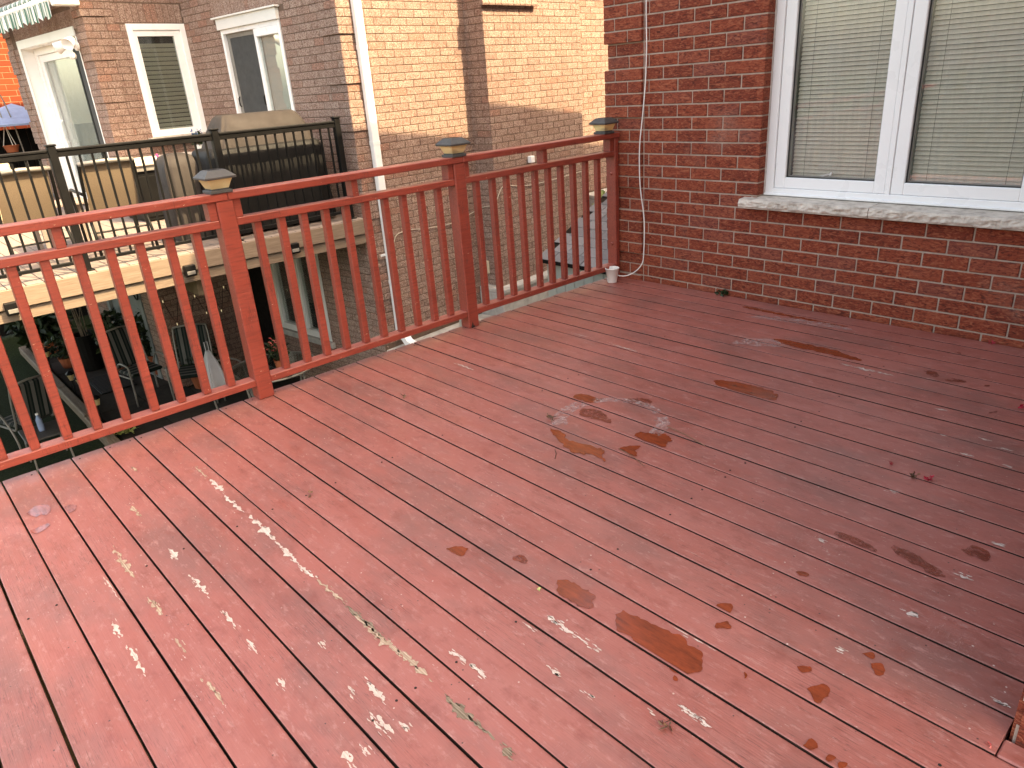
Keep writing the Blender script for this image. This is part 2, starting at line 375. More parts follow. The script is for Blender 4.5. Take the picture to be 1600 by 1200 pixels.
M['teal'] = plain('teal_plastic', (.08, .42, .40), .4)
M['pink'] = plain('pink_plastic', (.6, .06, .22), .4)
M['cream'] = plain('cream_panel', (.62, .50, .35), .6)
M['doorgrey'] = plain('grey_door', (.19, .21, .21), .5)
M['bluebox'] = plain('blue_box', (.05, .12, .3), .5)
def stripe(name, cols, axis, freq):
    q = NT(name, .8, .2); sep = q.n('SeparateXYZ', {0: q.pos(obj=True)}).outputs['XYZ'.index(axis)]
    fr = q.math('FRACT', q.math('MULTIPLY', sep, freq))
    st = [(k/len(cols), c) for k, c in enumerate(cols)]
    q.set(**{'Base Color': q.ramp(fr, *st, interp='CONSTANT')}); return q.m
M['awning'] = stripe('awning_stripe', [(.80, .79, .74), (.80, .79, .74), (.06, .16, .12), (.55, .58, .52), (.06, .16, .12), (.30, .36, .32)], 'X', 5.0)
M['cushion'] = stripe('cushion_stripe', [(.12, .12, .115), (.12, .12, .115), (.006, .014, .011), (.035, .04, .038), (.005, .012, .009)], 'X', 9.0)
M['cushion_y'] = stripe('cushion_stripe_y', [(.12, .12, .115), (.12, .12, .115), (.006, .014, .011), (.035, .04, .038), (.005, .012, .009)], 'Y', 9.0)

# ------------------------------------------------------------------ ground
ZG = -2.35
struct(MB().add([(-160,-160,ZG-.03),(160,-160,ZG-.03),(160,160,ZG-.03),(-160,160,ZG-.03)], [(0,1,2,3)]).build('ground', M['grass'], fix=False))
struct(MB().box(-3.62, -0.05, 4.75, 14, ZG-.02, -1.56).build('side_yard', M['concrete']))

# ------------------------------------------------------------------ our deck
PITCH_B = 0.145
deck = thing('wooden_deck', 'worn red painted wooden deck with wet patches and peeling paint', 'deck', (0, 0, 0))
boards = {}
for k in range(-11, 30):
    g0, g1 = rnd(.0014, .0042), rnd(.0014, .0042)
    y0, y1 = k*PITCH_B+g0, (k+1)*PITCH_B-g1
    if k == 29: y1 = 4.338
    xl, xr = rnd(-.004, .006), (3.585 if y1 > 1.53 else 6.4)
    n = 26; prof = [(0, -.036), (0, -.004), (.0014, -.0012), (.005, 0), (.5, .0006)]
    V = []; F = []; sd_ = rnd(0, 50); zt = rnd(-.0008, .0008)
    for i in range(n+1):
        x = xl + (xr-xl)*i/n
        wob = .0011*mnoise.noise((x*1.3, sd_, 0)); wob2 = .0011*mnoise.noise((x*1.3, sd_, 9)); wz = zt + .0012*mnoise.noise((x*.9, sd_, 4))
        a, b = y0+wob, y1+wob2; wd = b-a
        pts = [(a, -.036), (a, -.0045), (a+.0012, -.0013), (a+.0048, 0), ((a+b)/2, .0005), (b-.0048, 0), (b-.0012, -.0013), (b, -.0045), (b, -.036)]
        V += [(x, p, q+wz) for p, q in pts]
    m = 9
    for i in range(n):
        for j in range(m): F.append((i*m+j, i*m+(j+1) % m, (i+1)*m+(j+1) % m, (i+1)*m+j))
    F += [tuple(range(m))[::-1], tuple(range(n*m, n*m+m))]
    boards[k] = MB().add(V, F).build('deck_board', M['deck'], deck)
    me = boards[k].data; me.materials.append(M['gapshade'])  # painted gap shade for the sides and lower bevels
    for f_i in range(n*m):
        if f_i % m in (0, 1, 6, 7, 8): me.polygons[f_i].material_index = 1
MB().cbox(3.588, 6.4, 1.4535, 1.5185, -.036, .0005, .004).build('filler_board', M['deck'], deck)
struct(MB().box(-.05, 6.5, -1.7, 4.34, ZG-.025, ZG+.01).build('added_dark_bed', M['timber']))  # unseen dark bed added so the board gaps do not show lit lawn
for x in (.02, 1.2, 2.4, 3.6, 4.8, 6.0):
    MB().box(x, x+.04, -1.59, 4.33 if x < 3.5 else 1.4, -.235, -.0375).build('joist', M['frame'], deck)
MB().box(.02, 6.4, -1.64, -1.60, -.235, .0).build('rim_joist', M['frame'], deck)
for i in range(42): MB().box(.02+i*.152, .02+i*.152+.145, -1.665, -1.641, ZG+.02, -.01).build('light_stop_board', M['frame'], deck)  # unseen boards added to keep light out from under the deck
for i in range(39): MB().box(.003, .019, -1.6+i*.152, -1.6+i*.152+.148, ZG+.02, -.04).build('light_stop_board', M['frame'], deck)  # same added light stop along the railing side
for y in (.4, 2.6): MB().box(.12, 3.4, y, y+.09, -.46, -.236).build('beam', M['frame'], deck)
for x, y in ((.3, .4), (.3, 2.6), (3.1, .4), (3.1, 2.6)): MB().box(x, x+.09, y, y+.09, ZG, -.461).build('support_post', M['frame'], deck)

# flat marks that belong to the boards: water films and places where the paint has flaked off
def clip(poly, ylo, yhi):
    for lim, sgn in ((ylo, 1), (yhi, -1)):
        out = []
        for i in range(len(poly)):
            a, b = poly[i-1], poly[i]; ia = (a[1]-lim)*sgn >= 0; ib = (b[1]-lim)*sgn >= 0
            if ia != ib:
                t = (lim-a[1])/(b[1]-a[1]); out.append((a[0]+t*(b[0]-a[0]), lim))
            if ib: out.append(b)
        poly = out
        if len(poly) < 3: return []
    return poly
def roughen(poly, amp, step=.012, seed=0, stretch=(1, 1)):
    out = []
    for i in range(len(poly)):
        a, b = Vector(poly[i]).to_2d() if len(poly[i]) > 2 else Vector(poly[i]), Vector(poly[(i+1) % len(poly)])
        n = max(1, int((b-a).length/step))
        for j in range(n):
            p = a+(b-a)*j/n
            q = (p.x*26+seed, p.y*34, seed)
            out.append((p.x+amp*stretch[0]*(mnoise.noise(q)+.5*mnoise.noise((q[0]*2.3, q[1]*2.3, 3))), p.y+amp*stretch[1]*(mnoise.noise((q[0], q[1], 7+seed))+.5*mnoise.noise((q[0]*2.3, q[1]*2.3, 11)))))
    return out
def lay(name, poly, z, mat):
    ys = [p[1] for p in poly]
    for k in range(math.floor(min(ys)/PITCH_B), math.floor(max(ys)/PITCH_B)+1):
        if k not in boards: continue
        c = clip(poly, k*PITCH_B+.0075, (k+1)*PITCH_B-.0075)
        if len(c) < 3: continue
        ar = sum(c[i-1][0]*c[i][1]-c[i][0]*c[i-1][1] for i in range(len(c)))/2
        if abs(ar) < 2e-5: continue
        if ar < 0: c = c[::-1]
        m = MB().add([(p[0], p[1], z) for p in c], [tuple(range(len(c)))])
        o = m.build(name, mat, boards[k], fix=False)
WET= [[[1.397,2.347],[1.408,2.388],[1.449,2.405],[1.499,2.396],[1.555,2.425],[1.555,2.378],[1.508,2.324],[1.443,2.319]],[[1.638,2.475],[1.654,2.527],[1.739,2.556],[1.772,2.521],[1.771,2.475],[1.711,2.472]],[[1.541,2.228],[1.556,2.286],[1.641,2.294],[1.707,2.261],[1.768,2.226],[1.721,2.216],[1.655,2.204],[1.588,2.192]],[[1.559,1.999],[1.613,2.011],[1.675,2.001],[1.699,1.968],[1.765,1.972],[1.819,1.992],[1.912,2.008],[1.928,1.962],[1.997,1.916],[1.92,1.932],[1.869,1.937],[1.881,1.911],[1.823,1.909],[1.847,1.87],[1.763,1.908],[1.671,1.945]],[[1.943,2.047],[1.962,2.1],[2.006,2.142],[2.02,2.076],[2.063,2.042],[2.003,2.049]],[[1.907,2.233],[1.955,2.252],[2.007,2.303],[2.091,2.27],[2.065,2.224],[2.112,2.189],[2.05,2.186],[1.99,2.185],[1.928,2.185]],[[1.848,2.936],[1.852,2.972],[1.912,2.998],[1.991,3.016],[2.072,3.027],[2.144,3.012],[2.187,2.985],[2.212,2.965],[2.208,2.923],[2.131,2.901],[2.017,2.901],[1.913,2.912]],[[1.759,3.701],[1.8,3.732],[1.879,3.734],[1.994,3.739],[2.146,3.735],[2.229,3.696],[2.316,3.689],[2.289,3.656],[2.186,3.651],[2.033,3.662],[1.882,3.655],[1.798,3.675]],[[1.262,4.158],[1.306,4.189],[1.558,4.173],[1.737,4.168],[1.947,4.161],[2.016,4.166],[1.981,4.14],[1.834,4.142],[1.623,4.136],[1.391,4.142]],[[2.377,1.207],[2.405,1.241],[2.514,1.25],[2.544,1.217],[2.556,1.178],[2.494,1.171],[2.426,1.169]],[[2.613,1.238],[2.674,1.254],[2.736,1.264],[2.798,1.26],[2.826,1.286],[2.874,1.271],[2.922,1.245],[2.947,1.214],[2.937,1.178],[2.9,1.156],[2.839,1.153],[2.757,1.161],[2.669,1.17]],[[1.958,1.066],[1.977,1.094],[2.007,1.132],[2.029,1.119],[2.048,1.074],[2.005,1.077]],[[2.166,1.201],[2.187,1.227],[2.231,1.23],[2.246,1.203],[2.208,1.188]],[[2.829,1.463],[2.847,1.494],[2.871,1.486],[2.878,1.452],[2.851,1.443]],[[2.869,1.38],[2.887,1.417],[2.919,1.415],[2.913,1.39],[2.887,1.373]],[[3.028,1.278],[3.049,1.277],[3.05,1.256]],[[3.179,1.356],[3.2,1.382],[3.23,1.379],[3.232,1.344],[3.221,1.309],[3.199,1.325]],[[3.264,1.534],[3.282,1.558],[3.301,1.536],[3.298,1.511],[3.274,1.51]],[[3.225,1.565],[3.245,1.585],[3.264,1.567],[3.246,1.55]],[[2.924,1.771],[2.942,1.797],[2.964,1.78],[2.944,1.758]],[[3.249,2.229],[3.286,2.292],[3.336,2.278],[3.344,2.227],[3.295,2.212]],[[2.91,2.071],[2.971,2.082],[3.061,2.06],[3.07,2.038],[2.997,2.023],[2.921,2.038]],[[3.075,2.112],[3.173,2.121],[3.274,2.063],[3.275,2.037],[3.199,2.05],[3.117,2.07]],[[3.249,1.172],[3.259,1.204],[3.282,1.199],[3.284,1.169],[3.262,1.159]],[[3.337,1.18],[3.356,1.194],[3.357,1.179],[3.343,1.168]],[[3.31,1.169],[3.32,1.189],[3.334,1.193],[3.326,1.169]],[[3.12,1.391],[3.148,1.425],[3.165,1.407],[3.144,1.374]],[[2.896,1.132],[2.906,1.142],[2.919,1.128],[2.911,1.114]],[[2.605,3.715],[2.626,3.742],[2.672,3.733],[2.691,3.672],[2.662,3.66],[2.627,3.688]],[[2.714,3.648],[2.752,3.709],[2.814,3.695],[2.801,3.665],[2.735,3.654]],[[2.883,3.709],[2.908,3.718],[2.912,3.685],[2.895,3.688]],[[2.99,3.389],[3.011,3.423],[3.031,3.405],[3.011,3.371]],[[2.628,4.084],[2.654,4.099],[2.66,4.064],[2.641,4.064]]]
SHINY= [[[0.433,0.025],[0.394,0.056],[0.401,0.089],[0.445,0.114],[0.485,0.104],[0.521,0.084],[0.488,0.067],[0.504,0.05],[0.464,0.034]],[[0.503,0.146],[0.5,0.176],[0.534,0.193],[0.571,0.179],[0.58,0.148]],[[0.6,0.006],[0.6,0.036],[0.595,0.074],[0.618,0.076],[0.64,0.042],[0.65,0.022],[0.621,0.007]]]
BARE= [(0.581,0.676,0.719,0.675,8,1),(0.761,0.68,0.926,0.676,22,0),(0.946,0.666,1.133,0.667,20,0),(1.184,0.676,1.433,0.665,26,0),(1.438,0.665,1.638,0.659,18,0),(1.648,0.66,1.749,0.655,16,0),(1.766,0.659,1.935,0.666,14,1),(1.964,0.661,2.181,0.663,20,2),(1.016,0.214,1.262,0.207,22,1),(1.413,0.21,1.548,0.212,15,1),(1.694,0.203,1.789,0.206,7,1),(1.954,0.204,2.069,0.21,13,1),(0.723,0.36,0.833,0.356,16,1),(1.179,0.365,1.267,0.356,15,0),(1.418,0.361,1.559,0.359,17,0),(1.677,0.363,1.781,0.361,10,0),(1.868,0.365,1.948,0.356,9,0),(2.095,0.358,2.152,0.354,12,0),(1.19,0.133,1.336,0.135,7,0),(1.454,0.087,1.561,0.083,14,0),(1.629,0.089,1.782,0.085,13,0),(0.347,0.47,0.413,0.474,14,1),(2.299,0.527,2.391,0.528,20,0),(2.405,0.475,2.468,0.464,14,0),(2.417,0.487,2.502,0.481,13,0),(2.489,0.518,2.518,0.522,11,0),(2.452,0.362,2.496,0.365,16,0),(2.481,0.408,2.512,0.407,9,0),(2.377,0.771,2.442,0.774,10,0),(2.456,0.775,2.533,0.774,17,0),(2.017,0.654,2.154,0.652,16,1),(2.141,0.652,2.271,0.663,24,1),(2.253,0.661,2.403,0.666,26,1),(2.499,0.655,2.622,0.652,26,2),(2.613,0.652,2.707,0.658,10,2),(2.738,0.654,2.771,0.653,18,2),(2.269,0.486,2.31,0.482,7,0),(2.05,0.517,2.079,0.522,8,0),(2.481,1.071,2.528,1.07,14,0),(2.521,1.071,2.592,1.064,15,0),(2.59,1.068,2.649,1.067,7,0),(2.673,1.066,2.695,1.065,9,0),(2.974,1.068,3.024,1.064,11,0),(3.016,1.065,3.073,1.061,9,0),(2.635,0.92,2.682,0.924,11,0),(2.759,0.927,2.796,0.929,8,0),(2.439,0.999,2.49,0.997,5,0),(2.77,1.292,2.936,1.295,3,0),(2.919,1.0,2.936,0.999,4,0),(3.301,2.095,3.326,2.095,18,0),(2.943,2.45,2.965,2.446,16,0),(3.315,2.338,3.355,2.343,8,0),(2.913,2.32,2.946,2.322,6,0),(3.173,2.472,3.192,2.475,5,0),(3.182,2.913,3.219,2.922,12,0),(2.896,1.982,2.913,1.985,12,0),(2.242,3.573,2.36,3.548,14,0),(2.311,3.56,2.423,3.563,22,0),(2.423,3.563,2.51,3.563,12,0),(2.69,3.19,2.758,3.191,6,0),(2.802,3.281,2.862,3.299,6,0),(2.911,3.042,2.949,3.042,12,0),(3.122,3.048,3.181,3.069,10,0),(3.031,2.917,3.077,2.916,12,0),(3.053,3.098,3.085,3.102,8,0),(3.539,1.625,3.564,1.63,13,0),(3.252,1.803,3.281,1.815,22,0),(3.164,1.532,3.19,1.532,10,0),(0.54,2.259,0.697,2.253,10,0),(1.051,3.072,1.258,3.045,9,0),(0.698,3.068,0.849,3.078,6,0)]
CABLE= [[0.338,4.3,1.992],[0.34,4.3,1.826],[0.342,4.3,1.675],[0.333,4.3,1.449],[0.305,4.3,1.203],[0.283,4.3,1.037],[0.28,4.3,0.866],[0.29,4.3,0.704],[0.32,4.3,0.527],[0.328,4.3,0.406],[0.321,4.3,0.22],[0.309,4.3,0.142],[0.266,4.3,0.079],[0.202,4.3,0.044],[0.137,4.3,0.045],[0.079,4.3,0.057]]
sd2 = 0
for i, poly in enumerate(WET):
    sd2 += 1
    for _ in range(2 if len(poly) < 7 else 1):                # round the outline, then fray it
        poly = [q_ for i_ in range(len(poly)) for q_ in (tuple(.75*poly[i_][j]+.25*poly[(i_+1) % len(poly)][j] for j in (0, 1)), tuple(.25*poly[i_][j]+.75*poly[(i_+1) % len(poly)][j] for j in (0, 1)))]
    lay('wet_patch', roughen(poly, .012, .005, sd2), .0022, M['wet'] if i not in (1, 2, 12, 20, 21, 22, 28, 29, 30, 31, 32) else M['damp'])
for poly in SHINY:
    sd2 += 1; lay('puddle', roughen(poly, .004, .010, sd2), .0024, M['water'])
def streak(x0, y0, x1, y1, wd, seed):
    a, b = Vector((x0, y0)), Vector((x1, y1)); d = b-a; L = max(d.length, .02); d = Vector((d.x, d.y*.35)).normalized(); nrm = Vector((-d.y, d.x)); n = max(12, int(L/.004))
    mid = (a+b)/2; a = mid-d*L/2
    top = []; bot = []
    for i in range(n+1):
        t = i/n; e = (math.sin(math.pi*t)**.55)*wd/2
        f1 = max(0, .72+1.7*mnoise.noise((t*L*42+seed, seed, 0))+.7*mnoise.noise((t*L*130, seed, 1))); f2 = max(0, .72+1.7*mnoise.noise((t*L*42+seed, seed, 5))+.7*mnoise.noise((t*L*130, seed, 6)))
        sh = .25*wd*mnoise.noise((t*L*14, seed, 2))
        p = a+d*L*t+nrm*sh
        top.append(tuple(p+nrm*e*f1)); bot.append(tuple(p-nrm*e*f2))
    return top+bot[::-1]
for x0, y0, x1, y1, wd, kd in BARE:
    sd2 += 1; mt = M[('primer', 'tan', 'grey')[kd]]
    lay('bare_patch', streak(x0, y0, x1, y1, wd/1000*1.08, sd2*1.7), .0020, mt)
    L = math.hypot(x1-x0, y1-y0)
    for j in range(5 if wd > 6 else 2):                     # crumbs around each flaked place
        t = rnd(-.15, 1.15); cx, cy = x0+(x1-x0)*t+rnd(-.01, .01), y0+(y1-y0)*t+rnd(-.012, .012)
        sd2 += 1; rr = rnd(.0018, .0048); lay('bare_patch', streak(cx-rr*2.2, cy, cx+rr*2.2, cy, rr*1.3, sd2*1.7), .0020, mt)
def ring_arc(cx, cy, r, a0, a1, wd):
    n = 24; return [(cx+(r+wd/2)*math.cos(a0+(a1-a0)*i/n), cy+(r+wd/2)*math.sin(a0+(a1-a0)*i/n)) for i in range(n+1)] + [(cx+(r-wd/2)*math.cos(a1+(a0-a1)*i/n), cy+(r-wd/2)*math.sin(a1+(a0-a1)*i/n)) for i in range(n+1)]
lay('residue_mark', roughen(ring_arc(1.74, 2.24, .245, R(160), R(230), .075), .012, .01, 3), .0026, M['smudge'])
lay('residue_mark', roughen(ring_arc(1.74, 2.24, .245, R(60), R(150), .05), .012, .01, 4), .0026, M['smudge'])
lay('residue_mark', roughen(ring_arc(1.74, 2.24, .245, R(5), R(50), .06), .012, .01, 5), .0026, M['smudge'])
lay('residue_mark', roughen([(1.60, 3.50), (1.72, 3.53), (1.86, 3.60), (1.90, 3.66), (1.76, 3.70), (1.64, 3.62)], .014, .012, 6), .0026, M['smudge'])
lay('residue_mark', roughen([(1.42, 3.98), (1.9, 4.08), (2.1, 4.12), (1.9, 4.16), (1.5, 4.08)], .012, .012, 7), .0026, M['smudge'])
# screw heads in pairs over the joists
sm = MB().lathe([(0, .0012), (.0036, .0012), (.0042, 0)], 8).mesh('screw_head'); sm.materials.append(M['darkvoid'])
for k in range(-3, 29):
    for x in (.04, 1.22, 2.42, 3.5):
        for dy in (.03, .115):
            if random.random() < .62: continue
            link('screw_head', sm, boards[k], (x+rnd(-.008, .008), k*PITCH_B+dy+rnd(-.006, .006), .0008))

# ------------------------------------------------------------------ railing
rail = thing('deck_railing', 'red painted wooden railing along the deck edge', 'railing', (0, 0, 0))
def wood(name, x0, x1, y0, y1, z0, z1, c=.004): return MB().cbox(x0, x1, y0, y1, z0, z1, c).build(name, M['rail'], rail)
PX0, PX1 = -.003, .086
posts = [(-.285, -.197), (1.222, 1.31), (2.727, 2.815)]
for a, b in posts: wood('post', PX0, PX1, a, b, .0015, 1.079, .005)
wood('wall_post', PX0, PX1, 4.268, 4.312, .0015, 1.079, .004)
for a, b in ((-1.6, 1.284), (1.286, 2.799), (2.801, 4.322)): wood('top_rail', -.006, .092, a, b, 1.0795, 1.118, .004)
bays = [(-.197, 1.222), (1.31, 2.727), (2.815, 4.268)]
for a, b in bays:
    wood('middle_rail', .0, .0815, a+.001, b-.001, .949, .987, .003)
    wood('bottom_rail', .002, .0825, a+.001, b-.001, .083, .121, .003)
    for y0, y1 in ((a+.0015, a+.041), (b-.041, b-.0015), ((a+b)/2-.02, (a+b)/2+.02)): wood('spacer_block', .004, .072, y0, y1, .9875, 1.079, .002)
ycs = [.033+.1335*k for k in range(-1, 9)] + [1.4235+.1323*k for k in range(10)] + [2.925+.1308*k for k in range(9)] + [4.106]
bal = MB().cbox(-.0195, .0195, -.0195, .0195, .1215, .9485, .003).mesh('baluster'); bal.materials.append(M['rail'])
for y in ycs:
    o = link('baluster', bal, rail, (.046+rnd(-.002, .002), y+rnd(-.002, .002), 0)); o.rotation_euler = (rnd(-.003, .003), rnd(-.002, .002), rnd(-.03, .03))
for z in (.28, .82):
    MB().lathe([(0, .010), (.009, .010), (.011, .003), (.014, 0)], 6).build('bolt', M['rail'], rail).matrix_local = Matrix.Translation((.044, 4.268, z)) @ Matrix.Rotation(R(90), 4, 'X')

MB().add([(.0866, 2.745, .002), (.0866, 2.772, .002), (.0866, 2.776, .012), (.0866, 2.764, .016), (.0866, 2.762, .030), (.0866, 2.757, .046), (.0866, 2.753, .030), (.0866, 2.744, .012)], [tuple(range(8))]).build('rot_hole', M['darkvoid'], rail)
# solar lamps on the posts
def solar(y, label):
    t = thing('solar_post_lamp', label, 'lamp', (.043, y, 1.118), 0, 'solar lamps on the railing posts')
    def sq(r, z): return [(-r, -r, z), (r, -r, z), (r, r, z), (-r, r, z)]
    def loft(rings):
        m = MB(); V = [p for r, z in rings for p in sq(r, z)]; F = []
        for k in range(len(rings)-1):
            for j in range(4): F.append((k*4+j, k*4+(j+1) % 4, k*4+4+(j+1) % 4, k*4+4+j))
        F += [(3, 2, 1, 0), tuple(range(len(V)-4, len(V)))]; return m.add(V, F)
    loft([(.053, .0005), (.055, .002), (.055, .013), (.052, .016), (.044, .016), (.044, .022)]).build('base', M['charcoal'], t)
    loft([(.043, .0225), (.048, .034), (.054, .050), (.062, .068)]).build('lens', M['amber'], t)
    loft([(.070, .0685), (.078, .071), (.079, .079), (.075, .083), (.047, .108), (.040, .112)]).build('roof', M['charcoal'], t)
    MB().box(-.03, .03, -.03, .03, .1122, .1135).build('solar_panel', M['black'], t)
    loft([(.020, .023), (.012, .040), (.004, .046)]).build('reflector', M['charcoal'], t)
solar(1.258, 'solar post lamp nearest the camera, on the left railing post')
solar(2.768, 'solar post lamp on the middle railing post')
solar(4.196, 'solar post lamp at the end of the railing against the red brick wall')

# ------------------------------------------------------------------ brick walls
class Wall:
    def __init__(s, house, hloc, hrz): s.house = house; s.hm = Matrix.Translation(hloc) @ Matrix.Rotation(hrz, 4, 'Z'); s.c = []
    def wall(s, P0, ang, S0, S1, Z0, Z1, course, zoff, blen, holes, bmat, mmat, quoin=None, bz=None, thick=.12, jt=.0095, proud=.006, soff=0.0, name='brick_wall', jitter=.0015, bh=(), soldiers=()):
        d = Vector((math.cos(ang), math.sin(ang), 0)); nrm = Vector((math.sin(ang), -math.cos(ang), 0)); P0 = Vector(P0)
        xs = sorted({S0, S1} | {v for h in holes for v in h[:2] if S0 < v < S1}); zs = sorted({Z0, Z1} | {v for h in holes for v in h[2:4] if Z0 < v < Z1})
        mb = MB()
        for i in range(len(xs)-1):
            for j in range(len(zs)-1):
                cx, cz = (xs[i]+xs[i+1])/2, (zs[j]+zs[j+1])/2
                if any(h[0] < cx < h[1] and h[2] < cz < h[3] for h in holes): continue
                b = MB().box(xs[i], xs[i+1], 0, thick, zs[j], zs[j+1])
                mb.add([P0+d*p[0]-nrm*p[1]+Vector((0, 0, p[2])) for p in b.v], b.f)
        if quoin:
            for k in range(math.floor((bz[0]-zoff)/course), math.ceil((bz[1]-zoff)/course)):
                q = quoin(k)
                for side in ('start', 'end'):
                    if side in q and q[side][1]:
                        w_, pr = q[side]; nx = quoin(k+1)[side][1]; za = zoff+k*course; zb = za+(course if nx else course-jt)+.0002
                        b = MB().box(S0-pr+.004, S0+w_-jt-.002, -pr+.0005, -.0005, za, zb) if side == 'start' else MB().box(S1-w_+.002, S1+pr-.004, -pr+.0005, -.0005, za, zb)
                        b2 = MB().box(S0-pr+.004, S0-.0005, -.0004, thick-.01, za, zb) if side == 'start' else MB().box(S1+.0005, S1+pr-.004, -.0004, thick-.01, za, zb)
                        for b_ in (b, b2): mb.add([P0+d*p_[0]-nrm*p_[1]+Vector((0, 0, p_[2])) for p_ in b_.v], b_.f)
        par = mb.build(name, mmat, s.house)
        B0, B1 = bz if bz else (Z0, Z1)
        k = math.floor((B0-zoff)/course)
        while zoff+k*course < B1-.01:
            z0, z1 = max(B0, zoff+k*course), min(B1, zoff+(k+1)*course-jt)
            off = (k % 2)*blen/2+soff
            n0 = math.floor((S0-off)/blen)-1; cuts = []
            q = quoin(k) if quoin else None
            sp = S0
            segs = []
            lo, hi = S0, S1
            if q and q.get('start'):
                w_, pr = q['start']; t = S0; e = S0+w_
                halves = [(.085, w_) if k % 2 else (w_*.6, w_)][0]
                segs.append((S0-(pr if pr else 0), S0+halves[0]-jt, pr)); segs.append((S0+halves[0], S0+w_-jt, pr)); lo = S0+w_
            if q and q.get('end'):
                w_, pr = q['end']; hi = S1-w_; hv = .085 if k % 2 else w_*.6
                segs.append((S1-w_, S1-hv-jt, pr)); segs.append((S1-hv, S1+(pr if pr else 0), pr)); hi -= jt
            n = n0
            while off+n*blen < hi:
                a, b = max(lo, off+n*blen), min(hi, off+(n+1)*blen-jt); n += 1
                if b-a < .025: continue
                segs.append((a, b, 0))
            for a, b, pr in segs:
                pcs = [(a, b, z0, z1)]
                for h in list(holes)+list(bh):
                    new = []
                    for p in pcs:
                        if p[1] <= h[0] or p[0] >= h[1] or p[3] <= h[2]+.012 or p[2] >= h[3]-.012: new.append(p); continue
                        if p[0] < h[0]-.02: new.append((p[0], h[0], p[2], p[3]))
                        if p[1] > h[1]+.02: new.append((h[1], p[1], p[2], p[3]))
                    pcs = new
                for p in pcs:
                    if p[1]-p[0] < .02 or p[3]-p[2] < .012: continue
                    cs, cz = (p[0]+p[1])/2, (p[2]+p[3])/2
                    out = proud+pr+rnd(-jitter, jitter)
                    loc = P0+d*cs+nrm*out; loc.z += cz
                    dims = (round(p[1]-p[0], 3), round(p[3]-p[2], 3))
                    pj = project(s.hm @ loc); score = 0
                    if pj and -15 < pj[0] < 1615 and -15 < pj[1] < 1215:
                        vn = (s.hm.to_3x3() @ nrm).dot((CAM - s.hm @ loc).normalized())
                        if vn > .03: score = dims[0]*dims[1]*vn/pj[2]**2
                    s.c.append((score, par, dims, loc, ang, bmat))
            k += 1
        for a, b, z0, z1 in soldiers:                        # upright bricks over an opening
            n = max(1, round((b-a)/course)); st = (b-a)/n
            for i in range(n):
                loc = P0+d*(a+(i+.5)*st)+nrm*(proud+rnd(-jitter, jitter)); loc.z += (z0+z1)/2
                pj = project(s.hm @ loc); sc = 0
                if pj and -15 < pj[0] < 1615 and -15 < pj[1] < 1215: sc = st*(z1-z0)*.5/pj[2]**2
                s.c.append((sc, par, (round(st-jt*.7, 3), round(z1-z0-jt, 3)), loc, ang, bmat))
        return par
    def finish(s, limit, depth=.06):
        s.c.sort(key=lambda t: -t[0]); cache = {}
        rest = {}
        for i, (sc, par, dims, loc, ang, bm_) in enumerate(s.c):
            key = (dims, bm_.name)
            tilt = (rnd(-.006, .006), rnd(-.012, .012))
            if i < limit and sc > 0:
                if key not in cache:
                    m = MB().cbox(-dims[0]/2, dims[0]/2, 0, depth, -dims[1]/2, dims[1]/2, .0035).mesh('brick'); m.materials.append(bm_); cache[key] = m
                o = link('brick', cache[key], par, loc); o.rotation_euler = (0, tilt[0], ang+tilt[1])
            else:
                b = MB().cbox(-dims[0]/2, dims[0]/2, 0, depth, -dims[1]/2, dims[1]/2, .0035) if sc > 0 else MB().box(-dims[0]/2, dims[0]/2, 0, depth, -dims[1]/2, dims[1]/2)
                mt = Matrix.Translation(loc) @ Matrix.Rotation(ang+tilt[1], 4, 'Z') @ Matrix.Rotation(tilt[0], 4, 'Y')
                rest.setdefault((par, bm_.name), MB()).add([mt @ Vector(p) for p in b.v], b.f)
        for (par, mn), mb in rest.items(): stuff(mb.build('brickwork', bpy.data.materials[mn], par, fix=False))

# ------------------------------------------------------------------ our house
house = thing('red_brick_house', 'dark red textured brick house wall with a white casement window beside the deck', 'house', (0, 0, 0))
HW = Wall(house, (0, 0, 0), 0)
CO, ZO, BL = .0839, .046, .2452
def qz(k, base, per=6, n=4): return ((k-base) % per) < n
def our_q(k):      # four courses proud, two back
    pr = .02 if qz(k, 2) else 0
    return {'start': (.335, pr)}
WIN = (1.234, 2.835, .640, 2.20)
YW = 4.35
HW.wall((0, YW, 0), 0, -.035, 3.6, -2.4, 5.25, CO, ZO, BL, [WIN], M['rug'], M['mortar'], our_q, bz=(-.04, 2.35), soff=.1)
HW.wall((3.6, 4.35, 0), R(-90), .0, 2.82, -2.4, 5.25, CO, ZO, BL, [], M['rug'], M['mortar'], None, bz=(-.04, 1.2))
MB().box(3.607, 9.5, 1.524, 1.66, -2.4, 5.25).build('end_wall', M['rug'], house)
MB().box(-.0345, .085, 4.4705, 13.5, -2.4, 5.25).build('side_wall', M['rug'], house)
MB().box(9.38, 9.5, 1.661, 13.5, -2.4, 5.25).build('far_wall', M['rug'], house)
# return bricks in the window reveal
for k in range(7, 26):
    z0, z1 = max(.712, ZO+k*CO), ZO+(k+1)*CO-.0095
    if z1-z0 > .02: MB().cbox(WIN[0]-.05, WIN[0]+.004, YW-.0055, YW+.085, z0, z1, .003).build('reveal_brick', M['rug'], house)
